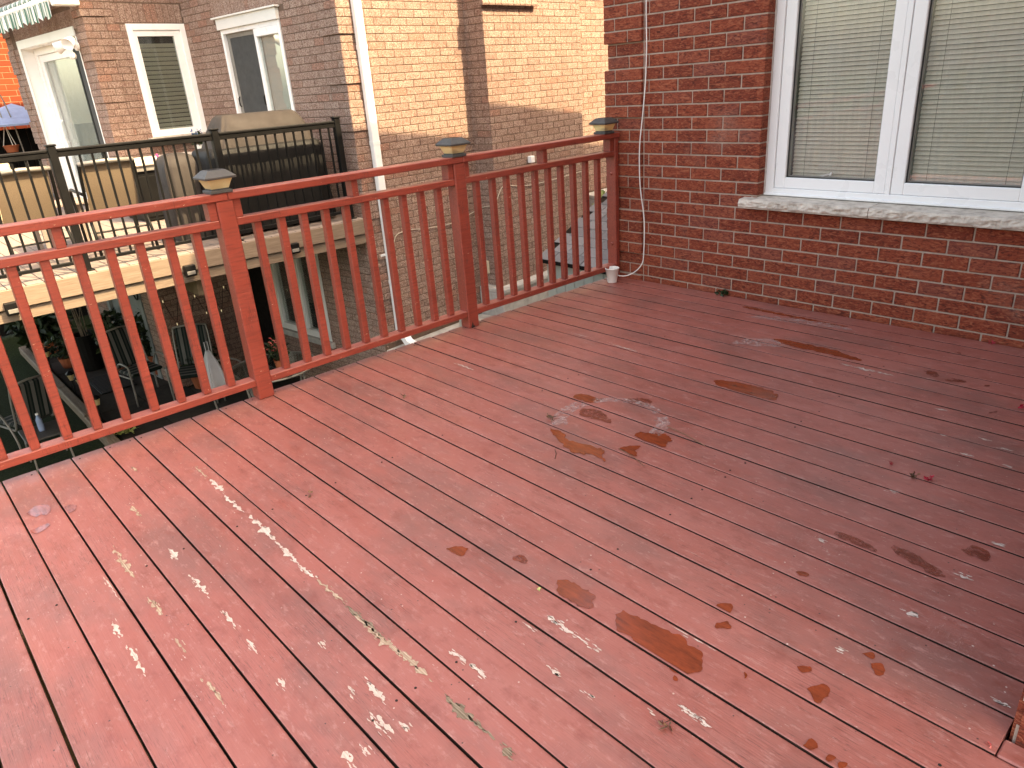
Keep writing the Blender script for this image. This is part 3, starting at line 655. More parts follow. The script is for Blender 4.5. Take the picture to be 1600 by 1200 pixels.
# roofs: main body and rear wing, with soffits
def roof(name, pts_, y0, y1):
    MB().prism(pts_, y0, y1, 'y').build(name, M['shingle'], house)
roof('roof', [(-.42, 5.30), (-.42, 5.42), (5.0, 8.1), (10.0, 5.42), (10.0, 5.30)], 4.16, 14.0)
roof('wing_roof', [(3.08, 5.30), (3.08, 5.42), (6.55, 7.7), (10.05, 5.42), (10.05, 5.30)], .95, 4.155)
# window
def rect_frame(mb, s0, s1, z0, z1, wl, wr, wb, wt, d0, d1, c=.003):
    mb.cbox(s0, s0+wl, d0, d1, z0, z1, c); mb.cbox(s1-wr, s1, d0, d1, z0, z1, c)
    mb.cbox(s0+wl-.001, s1-wr+.001, d0+.0004, d1, z0, z0+wb, c); mb.cbox(s0+wl-.001, s1-wr+.001, d0+.0004, d1, z1-wt, z1, c)
    return mb
fy = 4.428
wf = rect_frame(MB(), 1.246, 2.822, .7125, 2.20, .056, .056, .045, .05, fy, fy+.09).cbox(2.012, 2.042, fy+.006, fy+.09, .757, 2.15, .003).build('window', M['white'], house)
MB().cbox(1.2345, 1.2455, fy-.004, fy+.05, .705, 2.2, .002).build('caulk_bead', M['caulk'], wf)
MB().cbox(2.8225, 2.8345, fy-.004, fy+.05, .705, 2.2, .002).build('caulk_bead', M['caulk'], wf)
MB().cbox(1.246, 2.822, fy-.016, fy-.0005, .712, .726, .003).build('sill_nose', M['white'], wf)
for s0, s1 in ((1.3035, 2.0105), (2.0435, 2.7645)):
    rect_frame(MB(), s0, s1, .7585, 2.149, .072, .066, .068, .07, fy+.010, fy+.075, .004).build('sash', M['white'], wf)
    a, b = s0+.072, s1-.066
    rect_frame(MB(), a-.001, b+.001, .8255, 2.08, .006, .006, .006, .006, fy+.028, fy+.06, .001).build('gasket', M['gasket'], wf)
    rect_frame(MB(), a+.0055, b-.0055, .832, 2.073, .005, .005, .005, .005, fy+.036, fy+.058, .001).build('spacer', M['greymetal'], wf)
    MB().box(a+.005, b-.005, fy+.040, fy+.044, .8315, 2.074).build('pane', M['glass'], wf)
MB().tube([(1.585, 4.495, .835), (1.60, 4.485, .838), (1.64, 4.48, .852), (1.662, 4.478, .858)], .006, 6).tube([(1.655, 4.478, .845), (1.664, 4.478, .866)], .008, 6).build('crank_handle', M['white'], wf)
# rock-faced sill in two stones
def sill(x0, x1):
    nx, nz = int((x1-x0)/.009), 9; V = []; F = []
    for i in range(nx+1):
        for j in range(nz+1):
            x = x0+(x1-x0)*i/nx; z = .6415+.0575*j/nz
            e = min(1, min(j, nz-j)/2.0)
            dy = e*(.012*mnoise.noise((x*16, z*34, x0))+.008*mnoise.noise((x*45, z*70, 3))+.006)
            V.append((x, 4.272-dy, z+(.0025*mnoise.noise((x*30, 0, 1)) if 0 < j < nz else 0)))
    for i in range(nx):
        for j in range(nz): F.append((i*(nz+1)+j, (i+1)*(nz+1)+j, (i+1)*(nz+1)+j+1, i*(nz+1)+j+1))
    m = MB().add(V, F)
    t0 = [i*(nz+1)+nz for i in range(nx+1)]; b0 = [i*(nz+1) for i in range(nx+1)]
    n = len(m.v); m.v += [(V[i][0], 4.50, .712) for i in t0]; m.f += [(t0[i], t0[i+1], n+i+1, n+i) for i in range(nx)]
    n2 = len(m.v); m.v += [(V[i][0], 4.50, .6415) for i in b0]; m.f += [(b0[i+1], b0[i], n2+i, n2+i+1) for i in range(nx)]
    m.f.append(tuple([n, n2]+[j for j in range(nz+1)][:1]+[j for j in range(1, nz+1)])); m.f.append(tuple([n2+nx, n+nx]+[nx*(nz+1)+j for j in range(nz, -1, -1)]))
    return m.build('stone_sill', M['stone'], house)
sill(1.148, 1.998); sill(2.002, 2.93)
# room behind the window
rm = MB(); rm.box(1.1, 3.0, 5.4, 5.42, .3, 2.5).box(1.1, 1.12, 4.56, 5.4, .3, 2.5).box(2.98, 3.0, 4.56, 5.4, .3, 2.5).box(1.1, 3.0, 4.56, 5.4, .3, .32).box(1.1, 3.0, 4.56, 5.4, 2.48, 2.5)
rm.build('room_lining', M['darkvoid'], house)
HW.finish(300)
# venetian blinds hanging inside
def blind(x0, x1, label):
    t = thing('venetian_blind', label, 'blind', ((x0+x1)/2, 4.525, .84), 0, 'venetian blinds behind the window')
    hw = (x1-x0)/2; a = R(60); prof = [(-.0128, .0), (-.005, .0022), (.005, .0022), (.0128, 0)]
    V = []; F = []
    for sx in (-hw, hw):
        V += [(sx, p*math.cos(a)-q*math.sin(a), p*math.sin(a)+q*math.cos(a)) for p, q in prof]
    F = [(i, i+1, i+5, i+4) for i in range(3)]
    sm_ = MB().add(V, F).mesh('slat'); sm_.materials.append(M['slat'])
    for k in range(56):
        o = link('slat', sm_, t, (0, 0, -.004+k*.0250)); o.rotation_euler = (rnd(-.05, .05), rnd(-.0012, .0012), 0)
    for dx in (-.35*hw*2, .35*hw*2): MB().tube([(dx, -.0165, -.01), (dx, -.0165, 1.38)], .0009, 4).build('cord', M['darkvoid'], t)
    MB().box(-hw, hw, -.012, .012, -.026, -.014).build('bottom_bar', M['slat'], t)
blind(1.382, 1.938, 'closed beige venetian blind behind the left pane of the window')
blind(2.122, 2.692, 'closed beige venetian blind behind the right pane of the window')

# cable hanging down the quoin and the foam cup that holds its end
cb = [(.338, 4.318, 2.6)] + [(x, 4.316, z) for x, y, z in CABLE[:11]] + [(.309, 4.31, .142), (.262, 4.29, .080), (.205, 4.25, .046), (.165, 4.205, .05), (.150, 4.185, .075), (.135, 4.17, .06)]
def smooth_path(P, n=5):
    P = [Vector(p) for p in P]; out = []
    for i in range(len(P)-1):
        p0, p1, p2, p3 = P[max(i-1, 0)], P[i], P[i+1], P[min(i+2, len(P)-1)]
        for j in range(n):
            t = j/n; out.append(.5*((2*p1)+(p2-p0)*t+(2*p0-5*p1+4*p2-p3)*t*t+(3*p1-p0-3*p2+p3)*t**3))
    return out+[P[-1]]
tag(MB().tube(smooth_path(cb), .0042, 8).build('coaxial_cable', M['cable'], None, True), 'thin white cable hanging down the red brick wall beside the quoin', 'cable')
cp = MB().lathe([(0, .001), (.036, .0015), (.0375, .004), (.0525, .110), (.0555, .111), (.0565, .114), (.0550, .117), (.0510, .1165), (.0500, .110), (.0355, .008), (0, .008)], 28).build('foam_cup', M['cup'], None, True)
cp.location = (.128, 4.165, .0012); tag(cp, 'small white foam cup standing on the deck in the corner by the brick wall', 'cup')

# ------------------------------------------------------------------ neighbour's house (its own frame: origin at the near corner, turned 6 degrees)
NO, NR = Vector((-3.75, 4.33, 0)), R(6)
NM = Matrix.Translation(NO) @ Matrix.Rotation(NR, 4, 'Z')
nb = thing('buff_brick_house', 'buff and pink brick house next door with chimney breast, white downspout and patio door', 'house', NO, NR)
NW = Wall(nb, NO, NR)
NC, NZ, NB = .0826, .0472, .241
def nq(where, wd=.30):
    def f(k):
        pr = .018 if qz(k, 1) else 0
        return {where: (wd, pr)}
    return f
bm_, mm_ = M['buff'], M['buffmortar']
SLID = (-2.475, -1.09, 1.10, 2.49); BASE = (-2.42, -1.16, -1.60, -.28)
NKW = dict(jt=.008, proud=.004, jitter=.0012)
NW.wall((0, 0, 0), 0, -3.40, -.0005, -2.35, 5.5, NC, NZ, NB, [SLID, BASE], bm_, mm_, nq('end'), bz=(-2.35, 3.0), bh=[(-2.6, -.97, 2.49, 2.73)], soldiers=[(-2.6, -.97, 2.50, 2.73)], **NKW)
MWIN = (-.775, -.004, 1.15, 2.525)
NW.wall((-3.40, 0, 0), R(90), -1.2615, -.001, -2.35, 5.5, NC, NZ, NB, [MWIN], bm_, mm_, nq('start', .26), bz=(-2.35, 3.0), bh=[(-.9, 0, 2.525, 2.76)], soldiers=[(-.9, -.01, 2.535, 2.76)], **NKW)
DOOR = (-5.955, -3.755, .17, 2.485)
def nq2(k):
    pr = .018 if qz(k, 1) else 0
    return {'end': (.26, pr), 'start': (.26, pr)}
NW.wall((0, -1.262, 0), 0, -6.47, -3.4005, -2.35, 5.5, NC, NZ, NB, [DOOR, (-5.45, -4.0, -2.35, -.35)], bm_, mm_, nq2, bz=(-2.35, 3.1), bh=[(-6.2, -3.66, 2.485, 2.72)], soldiers=[(-6.05, -3.67, 2.495, 2.72)], **NKW)
FND = [(0, 1.76, -9, -1.50), (1.76, 3.02, -9, -1.10), (3.02, 4.2, -9, -.72), (4.2, 9, -9, -.22)]
NW.wall((0, 0, 0), R(90), 0, 5.4, -2.35, 5.5, NC, NZ, NB, [], bm_, mm_, nq('start'), bz=(-1.6, 3.0), bh=FND+[(1.905, 3.865, -9, 9)], **NKW)
NW.wall((.32, 0, 0), R(90), 1.9, 3.87, -2.35, 7.5, NC, NZ, NB, [], bm_, mm_, None, bz=(-1.6, 3.0), bh=FND, soff=.05, name='chimney_breast', thick=.3155, **NKW)
NW.wall((0, 1.8995, 0), 0, .0005, .3195, -2.3, 3.2, NC, NZ, NB, [], bm_, mm_, None, bz=(-1.1, 3.0), soff=.08, thick=.02, name='chimney_return', **NKW)
MB().box(-6.35, -6.47+.0005, -1.14, 9, -2.35, 5.5).box(-6.35, -.12, 5.4, 5.52, -2.35, 5.5).build('rear_wall', mm_, nb)
NW.finish(300)
MB().prism([(-6.9, 5.5), (-6.9, 5.62), (-3.2, 7.6), (.42, 5.62), (.42, 5.5)], -.45, 9, 'y').build('roof', M['shingle'], nb)
MB().prism([(-6.9, 5.46), (-6.9, 5.58), (-5.0, 6.6), (-3.0, 5.58), (-3.0, 5.46)], -1.7, -.46, 'y').build('rear_roof', M['shingle'], nb)
for a, b, _, t in FND[:3]:
    f = MB().cbox(.0, .36 if a < 1.7 else .44, a+.0005, b-.0005, -2.4, t-.065, .01).build('foundation', M['concrete'], nb)
    MB().cbox(-.0, .40 if a < 1.7 else .48, a+.001, b-.001, t-.064, t, .012).build('coping', M['concrete'], f)
MB().cbox(.0, .46, 4.201, 5.3, -2.4, -.285, .01).cbox(.0, .5, 4.201, 5.3, -.284, -.22, .012).build('foundation', M['concrete'], nb)
# sloped brick sill on the chimney breast
for i in range(9):
    y0 = 1.86+i*.114
    MB().prism([(.3265, 2.40), (.3265, 2.58), (.335, 2.58), (.385, 2.405), (.38, 2.385), (.34, 2.385)], y0, y0+.106, 'y').build('sill_brick', M['buff'], nb)
# slider window in the shaded rear wall
sw = rect_frame(MB(), -2.46, -1.105, 1.105, 2.36, .05, .05, .05, .05, -.012, .08).build('slider_window', M['white'], nb)
MB().cbox(-2.475, -1.092, -.045, .02, 2.361, 2.485, .004).build('header_panel', M['trimwhite'], sw)
MB().cbox(-2.53, -1.06, -.075, .02, 2.4855, 2.505, .003).build('drip_cap', M['trimwhite'], sw)
MB().cbox(-1.70, -1.64, -.005, .05, 1.156, 2.309, .003).build('meeting_stile', M['white'], sw)
rect_frame(MB(), -2.409, -1.701, 1.156, 2.309, .07, .03, .05, .05, .03, .05, .002).build('sash', M['greymetal'], sw)
MB().box(-2.34, -1.73, .036, .039, 1.2, 2.26).build('insect_screen', M['screen'], sw)
MB().box(-1.64, -1.155, .02, .024, 1.156, 2.309).build('pane', M['darkglass'], sw)
MB().box(-1.64, -1.155, .06, .07, 1.156, 2.309).build('sheer_curtain', M['trimwhite'], sw)
MB().cbox(-1.64, -1.155, -.02, .03, 2.22, 2.308, .004).build('head_rail', M['white'], sw)
for x in (-2.36, -1.74): MB().tube([(x, .022, 1.45), (x, .005, 1.47), (x, .005, 1.55), (x, .022, 1.57)], .008, 6).build('handle', M['black'], sw)
MB().box(-2.5, -1.0, .25, .27, 1.0, 2.5).build('room_lining', M['darkvoid'], nb)
# window in the wall that faces us
mw = rect_frame(MB(), -.775, -.004, 1.15, 2.525, .075, .075, .05, .075, -.02, .05)
mw.v = [(-3.4-(p[1]), p[0], p[2]) for p in mw.v]; mw = mw.build('casement_window', M['white'], nb)
m2 = rect_frame(MB(), -.699, -.080, 1.201, 2.449, .045, .09, .035, .07, .0, .055); m2.v = [(-3.4-p[1], p[0], p[2]) for p in m2.v]; m2.build('sash', M['white'], mw)
MB().box(-3.425, -3.421, -.66, -.165, 1.23, 2.39).build('pane', M['darkglass'], mw)
MB().cbox(-3.46, -3.30, -.84, .0-.004, 1.055, 1.148, .006).build('stone_sill', M['stone'], nb)
MB().box(-3.75, -3.73, -.8, .0, 1.0, 2.6).build('room_lining', M['darkvoid'], nb)
bt = thing('wide_slat_blind', 'dark green-grey wide slat blind in the narrow window next door', 'blind', NM @ Vector((-3.46, -.41, 1.2)), NR)
sl_ = MB().add([(-.012, -.245, -.022), (.012, -.245, .022), (.012, .245, .022), (-.012, .245, -.022), (-.013, -.245, -.021), (.011, -.245, .023), (.011, .245, .023), (-.013, .245, -.021)], [(0,1,2,3),(7,6,5,4),(0,4,5,1),(3,2,6,7)]).mesh('slat'); sl_.materials.append(M['slat2'])
for k in range(19): link('slat', sl_, bt, (0, 0, .09+k*.0545))
MB().box(-.016, .016, -.245, .245, .03, .06).build('bottom_bar', M['slat2'], bt)
# recessed patio door
yd = -1.262
pd = MB().cbox(-5.954, -5.925, yd-.004, yd+.26, .18, 2.484, .003).cbox(-3.784, -3.756, yd-.004, yd+.26, .18, 2.484, .003).cbox(-5.924, -3.785, yd-.004, yd+.26, 2.42, 2.483, .003).build('patio_door', M['white'], nb)
MB().cbox(-5.99, -5.90, yd-.02, yd-.0045, .18, 2.53, .003).build('casing', M['trimwhite'], pd); MB().cbox(-5.90, -3.75, yd-.0205, yd-.0045, 2.42, 2.53, .003).build('casing', M['trimwhite'], pd)
rect_frame(MB(), -5.924, -3.785, .2, 2.419, .10, .05, .08, .09, yd+.15, yd+.25).build('door_frame', M['white'], pd)
rect_frame(MB(), -5.82, -4.40, .285, 2.325, .10, .06, .10, .09, yd+.175, yd+.215).build('sliding_panel', M['white'], pd)
rect_frame(MB(), -4.43, -3.84, .285, 2.325, .05, .05, .06, .06, yd+.155, yd+.174, .002).build('screen_panel', M['black'], pd)
MB().box(-4.38, -3.89, yd+.162, yd+.165, .345, 2.265).build('insect_screen', M['screen'], pd)
MB().box(-5.72, -4.46, yd+.19, yd+.195, .385, 2.235).build('pane', M['darkglass'], pd)
cu = MB(); V = []; n = 60
for i in range(n+1): V += [(-5.75+1.35*i/n, yd+.245+.018*math.sin(i*1.15), .3), (-5.75+1.35*i/n, yd+.245+.018*math.sin(i*1.15), 2.3)]
cu.add(V, [(2*i, 2*i+2, 2*i+3, 2*i+1) for i in range(n)]).build('curtain', M['trimwhite'], pd, True)
MB().tube([(-5.60, yd+.172, 1.12), (-5.60, yd+.13, 1.16), (-5.60, yd+.13, 1.40), (-5.60, yd+.172, 1.44)], .011, 6).build('handle', M['white'], pd)
MB().box(-6.2, -3.6, yd+.7, yd+.72, .1, 2.7).build('room_lining', M['darkvoid'], nb)
# lower door with wreath, and the basement window
ld = rect_frame(MB(), -5.44, -4.01, -2.34, -.36, .10, .12, .02, .1, yd-.015, yd+.08).build('basement_door', M['doorgrey'], nb)
MB().box(-5.34, -4.13, yd+.03, yd+.06, -2.32, -.46).build('leaf', M['doorgrey'], ld)
bw = rect_frame(MB(), -2.415, -1.165, -1.595, -.285, .07, .06, .09, .06, -.01, .09).cbox(-1.80, -1.72, .0, .08, -1.505, -.345, .003).build('basement_window', M['trimwhite'], nb)
MB().box(-2.345, -1.80, .04, .044, -1.505, -.345).build('pane', M['darkglass'], bw); MB().box(-1.72, -1.225, .04, .044, -1.505, -.345).build('pane', M['darkglass'], bw)
MB().cbox(-2.50, -1.10, -.05, .06, -1.68, -1.60, .006).build('sill', M['concrete'], bw)
MB().box(-2.5, -1.1, .3, .32, -1.7, -.2).build('room_lining', M['darkvoid'], nb)
dd = rect_frame(MB(), -3.34, -2.52, -2.34, -.30, .06, .06, .03, .06, -.05, -.008).build('cellar_door', M['doorgrey'], nb)
MB().box(-3.281, -2.579, -.036, -.012, -2.31, -.36).build('dark_void_panel', M['black'], dd)  # black panel put in for the dark void under the deck
# downspout
ds = MB().cbox(.022, .092, .176, .276, -1.30, 5.3, .008).build('downspout', M['spout'], nb)
for z in (1.95, .95, -.68): MB().cbox(.020, .094, .1745, .2775, z, z+.05, .004).build('joint_sleeve', M['spout'], ds)
MB().beam((.057, .226, -1.28), (.20, .235, -1.44), .10, .07).beam((.19, .235, -1.43), (.34, .24, -1.47), .10, .07).build('elbow', M['spout'], ds)
for z in (-.33,): MB().cbox(.0125, .024, .11, .30, z, z+.03, .002).build('strap', M['spout'], ds)
# cable stapled to the wall, box, outlet
wire = [(.02, .30, -.30), (.02, .36, -.16), (.02, .43, -.105), (.02, .63, -.095), (.02, .85, -.125), (.02, 1.3, -.148), (.02, 1.72, -.08), (.02, 1.86, -.04), (.3, 1.87, .02), (.336, 1.90, .09), (.336, 2.0, .215), (.336, 2.10, .235), (.336, 2.5, .18), (.336, 2.8, .172), (.336, 3.4, .185), (.336, 3.86, .205)]
MB().tube(smooth_path(wire, 4), .0048, 6).build('wall_cable', M['oldcable'], nb, True)
MB().cbox(.331, .40, 2.57, 2.65, .47, .56, .008).build('junction_box', M['white'], nb)
oc = MB().cbox(.03, .11, 1.868, 1.893, -.94, -.76, .006).build('outlet_cover', M['cream'], nb)
# floodlight
fl = thing('floodlight', 'white twin-head security floodlight on the corner above the patio door', 'floodlight', NM @ Vector((-3.72, yd-.025, 2.30)), NR)
MB().lathe([(0, .0), (.055, .0), (.055, .03), (.03, .04), (0, .04)], 16).build('wall_plate', M['white'], fl).rotation_euler = (R(90), 0, 0)
def lamp_head(c, rz, rx, r=.075):
    o = MB().lathe([(0, -.03), (.03, -.028), (.045, .0), (r, .13), (r*.93, .128), (.03, .04), (0, .04)], 16).build('lamp_head', M['white'], fl, True)
    o.location = c; o.rotation_euler = (rx, 0, rz)
lamp_head((-.10, -.10, .04), R(-35), R(115)); lamp_head((.12, -.10, .06), R(40), R(115))
MB().tube([(-.1, -.1, .03), (0, -.05, -.01), (.12, -.1, .05)], .018, 8).build('arm', M['white'], fl)
o = MB().lathe([(0, 0), (.035, .005), (.045, .04), (.03, .075), (0, .08)], 12).build('sensor', M['white'], fl, True); o.location = (.0, -.09, -.15)
# awning rolled up over the door
aw = thing('retracted_awning', 'retracted awning with green and white striped scalloped valance over the patio door', 'awning', NM @ Vector((-5.2, -1.50, 2.62)), NR)
MB().tube([(-2.2, 0, .19), (1.68, 0, .19)], .045, 10).build('front_bar', M['trimwhite'], aw, True)
V = []; n = 150
for i in range(n+1):
    x = -2.2+3.85*i/n; s_ = abs(math.sin(x*5.0*math.pi)); y = -.03+.012*math.sin(x*41)
    V += [(x, y*.3-.03, .175), (x, y-.01, .03-.055*s_)]
MB().add(V, [(2*i, 2*i+1, 2*i+3, 2*i+2) for i in range(n)]).build('valance', M['awning'], aw, fix=False)
MB().tube([(-2.2, .17, .30), (1.8, .17, .30)], .05, 10).build('fabric_roll', M['awning'], aw, True)
MB().cbox(1.72, 1.86, -.05, .23, .10, .36, .01).build('bracket', M['trimwhite'], aw); MB().beam((1.60, .0, .17), (1.45, .18, .22), .05, .04).beam((1.45, .18, .22), (.6, .1, .2), .05, .04).build('folding_arm', M['trimwhite'], aw)

# ------------------------------------------------------------------ neighbour's deck and black railing
nd = thing('composite_deck', 'raised beige composite deck of the house next door with two-board fascia', 'deck', (-3.7, 1.5, ZG))
DZ = .175
cache = {}
y = -3.2
while y < 4.25:
    x0 = -7.0 if y > 2.72 else -10.2
    key = x0
    if key not in cache:
        m_ = MB().cbox(x0+3.7, -.004, .003, .140, DZ-.028-ZG, DZ-ZG, .004).mesh('deck_board'); m_.materials.append(M['cdeck']); cache[key] = m_
    link('deck_board', cache[key], nd, (0, y-1.5, 0)); y += .1435
def nbox(name, x0, x1, y0, y1, z0, z1, mat, c=.004, par=None):
    return MB().cbox(x0+3.7, x1+3.7, y0-1.5, y1-1.5, z0-ZG, z1-ZG, c).build(name, mat, par or nd)
nbox('fascia_board', -3.70, -3.676, -3.25, 4.28, -.002, .165, M['fascia'])
nbox('fascia_board', -3.735, -3.708, -3.25, 4.28, -.118, -.016, M['fascia'])
nbox('rim_joist', -3.775, -3.738, -3.2, 4.25, -.10, .146, M['frame'])
for x in (-4.4, -5.1, -5.8, -6.5, -7.6, -8.6): nbox('joist', x, x+.04, -3.2, 3.9 if x > -7 else 2.6, -.10, .146, M['frame'])
nbox('beam', -10, -3.9, -1.2, -1.1, -.32, -.101, M['frame']); nbox('beam', -6.9, -3.9, 2.3, 2.4, -.32, -.101, M['frame'])
for x, y in ((-6.9, -1.15), (-4.1, -1.15)): nbox('support_post', x, x+.14, y-.07, y+.07, ZG, -.321, M['frame'])
nbox('ledger', -10.1, -10.06, -3.2, 2.6, -.10, .146, M['frame'])
for y in (.66, 2.19, 3.32):
    f = nbox('step_light', -3.676, -3.615, y-.055, y+.055, -.045, .065, M['black'], .006)
    nbox('light_lens', -3.614, -3.606, y-.04, y+.04, -.025, .01, M['greymetal'], .002, f)
br = thing('black_railing', 'black aluminium railing along the edge of the beige deck next door', 'railing', (-3.80, 1.34, DZ))
PY = (-.06, 1.34, 2.78, 4.15)
for y in PY:
    p = MB().cbox(-.034, .034, y-1.34-.034, y-1.34+.034, .001, 1.10, .004).build('post', M['black'], br)
    MB().cbox(-.042, .042, y-1.34-.042, y-1.34+.042, 1.1005, 1.118, .006).build('cap', M['black'], p)
    MB().cbox(-.055, .055, y-1.34-.055, y-1.34+.055, .0005, .012, .003).build('base_plate', M['black'], p)
for a, b in zip((-1.5,)+PY[:-1], PY):
    a, b = a-1.34+.0345, b-1.34-.0345
    MB().cbox(-.030, .030, a, b, 1.050, 1.078, .008).build('top_rail', M['black'], br)
    MB().cbox(-.022, .022, a, b, 1.008, 1.0495, .003).build('top_rail_channel', M['black'], br)
    MB().cbox(-.018, .018, a, b, .075, .105, .003).build('bottom_rail', M['black'], br)
bb = MB().cbox(-.0095, .0095, -.0095, .0095, .1055, 1.0075, .002).mesh('baluster'); bb.materials.append(M['black'])
for a, b in zip((-1.5,)+PY[:-1], PY):
    n = round((b-a)/.104)
    for i in range(1, n): link('baluster', bb, br, (0, a+(b-a)*i/n-1.34, 0))

# ------------------------------------------------------------------ things on the neighbour's deck
def sling_chair(y, x, rz, label):
    t = thing('sling_chair', label, 'chair', (x, y, DZ), rz, 'sling chairs on the deck next door')
    # faces local -X, back towards +X
    def sheet(pts, hw, name):
        V = []; n = len(pts)
        for p in pts: V += [(p[0], -hw, p[1]), (p[0], hw, p[1])]
        V += [(a[0]-.006, a[1], a[2]-.002) for a in V]
        F = [(2*i, 2*i+1, 2*i+3, 2*i+2) for i in range(n-1)]; F += [tuple(q+2*n for q in f)[::-1] for f in F]
        MB().add(V, F).build(name, M['sling'], t, True)
    sheet([(.02, .43), (.09, .60), (.14, .76), (.165, .885)], .225, 'backrest')
    sheet([(-.42, .42), (-.2, .40), (.0, .415)], .225, 'seat')
    for s_ in (-1, 1):
        MB().tube(smooth_path([(.185, s_*.24, .90), (.155, s_*.245, .76), (.09, s_*.25, .55), (.03, s_*.25, .42)], 4), .016, 8).build('back_post', M['black'], t, True)
        MB().tube(smooth_path([(.09, s_*.26, .62), (-.15, s_*.285, .64), (-.40, s_*.28, .62), (-.44, s_*.27, .40), (-.46, s_*.26, .0)], 4), .015, 8).build('leg', M['black'], t, True)
        MB().tube([(.05, s_*.255, .45), (.16, s_*.26, .22), (.20, s_*.265, .0)], .015, 8).build('leg', M['black'], t, True)
    MB().tube([(.185, -.245, .90), (.195, 0, .912), (.185, .245, .90)], .022, 8).build('top_bar', M['greymetal'], t, True)
    MB().tube([(.14, -.25, .25), (.14, .25, .25)], .010, 6).build('stretcher', M['black'], t)
sling_chair(1.115, -4.42, R(4), 'beige sling chair seen from behind, left of the tall railing post next door')
sling_chair(1.86, -4.42, R(-3), 'beige sling chair seen from behind, right of the tall railing post next door')
tb = thing('side_table', 'low wooden slatted table between the sling chairs next door', 'table', (-5.35, 1.55, DZ))
for i in range(6): MB().cbox(-.28+i*.095, -.19+i*.095, -.28, .28, .46, .485, .003).build('slat', M['cdeck'], tb)
for sx in (-1, 1):
    for sy in (-1, 1): MB().cbox(sx*.24-.025, sx*.24+.025, sy*.24-.025, sy*.24+.025, .001, .459, .003).build('leg', M['cdeck'], tb)

# covered barbecue
bq = thing('covered_barbecue', 'large barbecue under a black cover behind the black railing', 'barbecue', (-4.30, 3.42, DZ))
def cover(levels, folds, seed, name, mat, par, cap=False):
    n = 72; V = []; F = []
    for li, (z, hx, hy, cx, cy, amp) in enumerate(levels):
        for j in range(n):
            a = 2*math.pi*j/n; c, s_ = math.cos(a), math.sin(a); e = .22
            px = hx*math.copysign(abs(c)**e, c); py = hy*math.copysign(abs(s_)**e, s_)
            w_ = amp*(mnoise.noise((c*folds, s_*folds, seed+li*.25))+.5*mnoise.noise((c*folds*2.4, s_*folds*2.4, seed+li*.3)))
            V.append((cx+px+c*w_, cy+py+s_*w_, z+(amp*.25*mnoise.noise((c*3, s_*3, seed+9)) if li else 0)))
    for l in range(len(levels)-1):
        for j in range(n): F.append((l*n+j, l*n+(j+1) % n, (l+1)*n+(j+1) % n, (l+1)*n+j))
    if cap: F.append(tuple(range((len(levels)-1)*n, len(levels)*n)))
    return MB().add(V, F).build(name, mat, par, True)
cover([(.03, .33, .68, 0, 0, .05), (.3, .325, .675, 0, 0, .045), (.6, .315, .67, 0, 0, .035), (.82, .305, .66, 0, 0, .022), (.885, .29, .64, 0, 0, .012), (.905, .26, .60, 0, 0, .004)], 4.5, 3, 'cover_skirt', M['fabric_dark'], bq, True)
cover([(.895, .27, .56, -.01, .02, .016), (1.02, .255, .52, -.02, .04, .014), (1.13, .215, .47, -.03, .05, .012), (1.20, .15, .43, -.03, .05, .010), (1.225, .10, .40, -.03, .05, .004)], 3.2, 8, 'cover_hood', M['fabric_top'], bq, True)
for i in range(4): MB().lathe([(0, .0), (.03, .0), (.03, .028), (0, .028)], 10, ((-1) ** i*.25, (-.5, .5)[i // 2], .001)).build('caster', M['black'], bq)
cs = thing('covered_stool', 'small grey covered stool left of the barbecue next door', 'cover', (-4.55, 2.60, DZ))
cover([(.01, .20, .20, 0, 0, .03), (.4, .195, .195, 0, 0, .025), (.75, .18, .18, 0, 0, .014), (.86, .14, .14, 0, 0, .008), (.89, .07, .07, 0, 0, .004)], 3.5, 21, 'cover', M['fabric_top'], cs, True)
# stone-topped outdoor counter under the window
ct = thing('outdoor_counter', 'outdoor counter with rough sandstone top and wicker doors under the narrow window', 'counter', NM @ Vector((-2.95, -.93, DZ)), NR)
MB().cbox(-.32, .33, -.50, .50, .68, .755, .014).build('stone_top', M['stone_warm'] if 'stone_warm' in M else M['stone'], ct)
MB().cbox(-.30, .30, -.48, .48, .62, .679, .004).build('top_rail', M['greymetal'], ct)
MB().box(-.30, .27, -.47, .47, .02, .6195).build('carcass', M['black'], ct)
MB().cbox(.2705, .295, .02, .46, .06, .56, .004).build('wicker_door', M['wicker'], ct); MB().cbox(.2705, .285, -.46, .0, .06, .56, .004).build('shadow_panel', M['black'], ct)  # black panel stands in for the shadow under the stone top
mp_ = thing('mop', 'white mop with teal collar and pink handle tip leaning on the counter', 'mop', NM @ Vector((-2.50, -1.0, DZ)), NR)
MB().tube([(.02, .08, .19), (-.07, -.12, .76)], .011, 8).build('handle', M['white'], mp_); MB().tube([(-.07, -.12, .76), (-.08, -.14, .81)], .014, 8).build('grip', M['pink'], mp_)
MB().tube([(.03, .10, .13), (.015, .07, .21)], .026, 8).build('collar', M['teal'], mp_); MB().lathe([(.02, .14), (.05, .06), (.08, .002)], 12, (.03, .10, 0)).build('mop_head', M['white'], mp_)

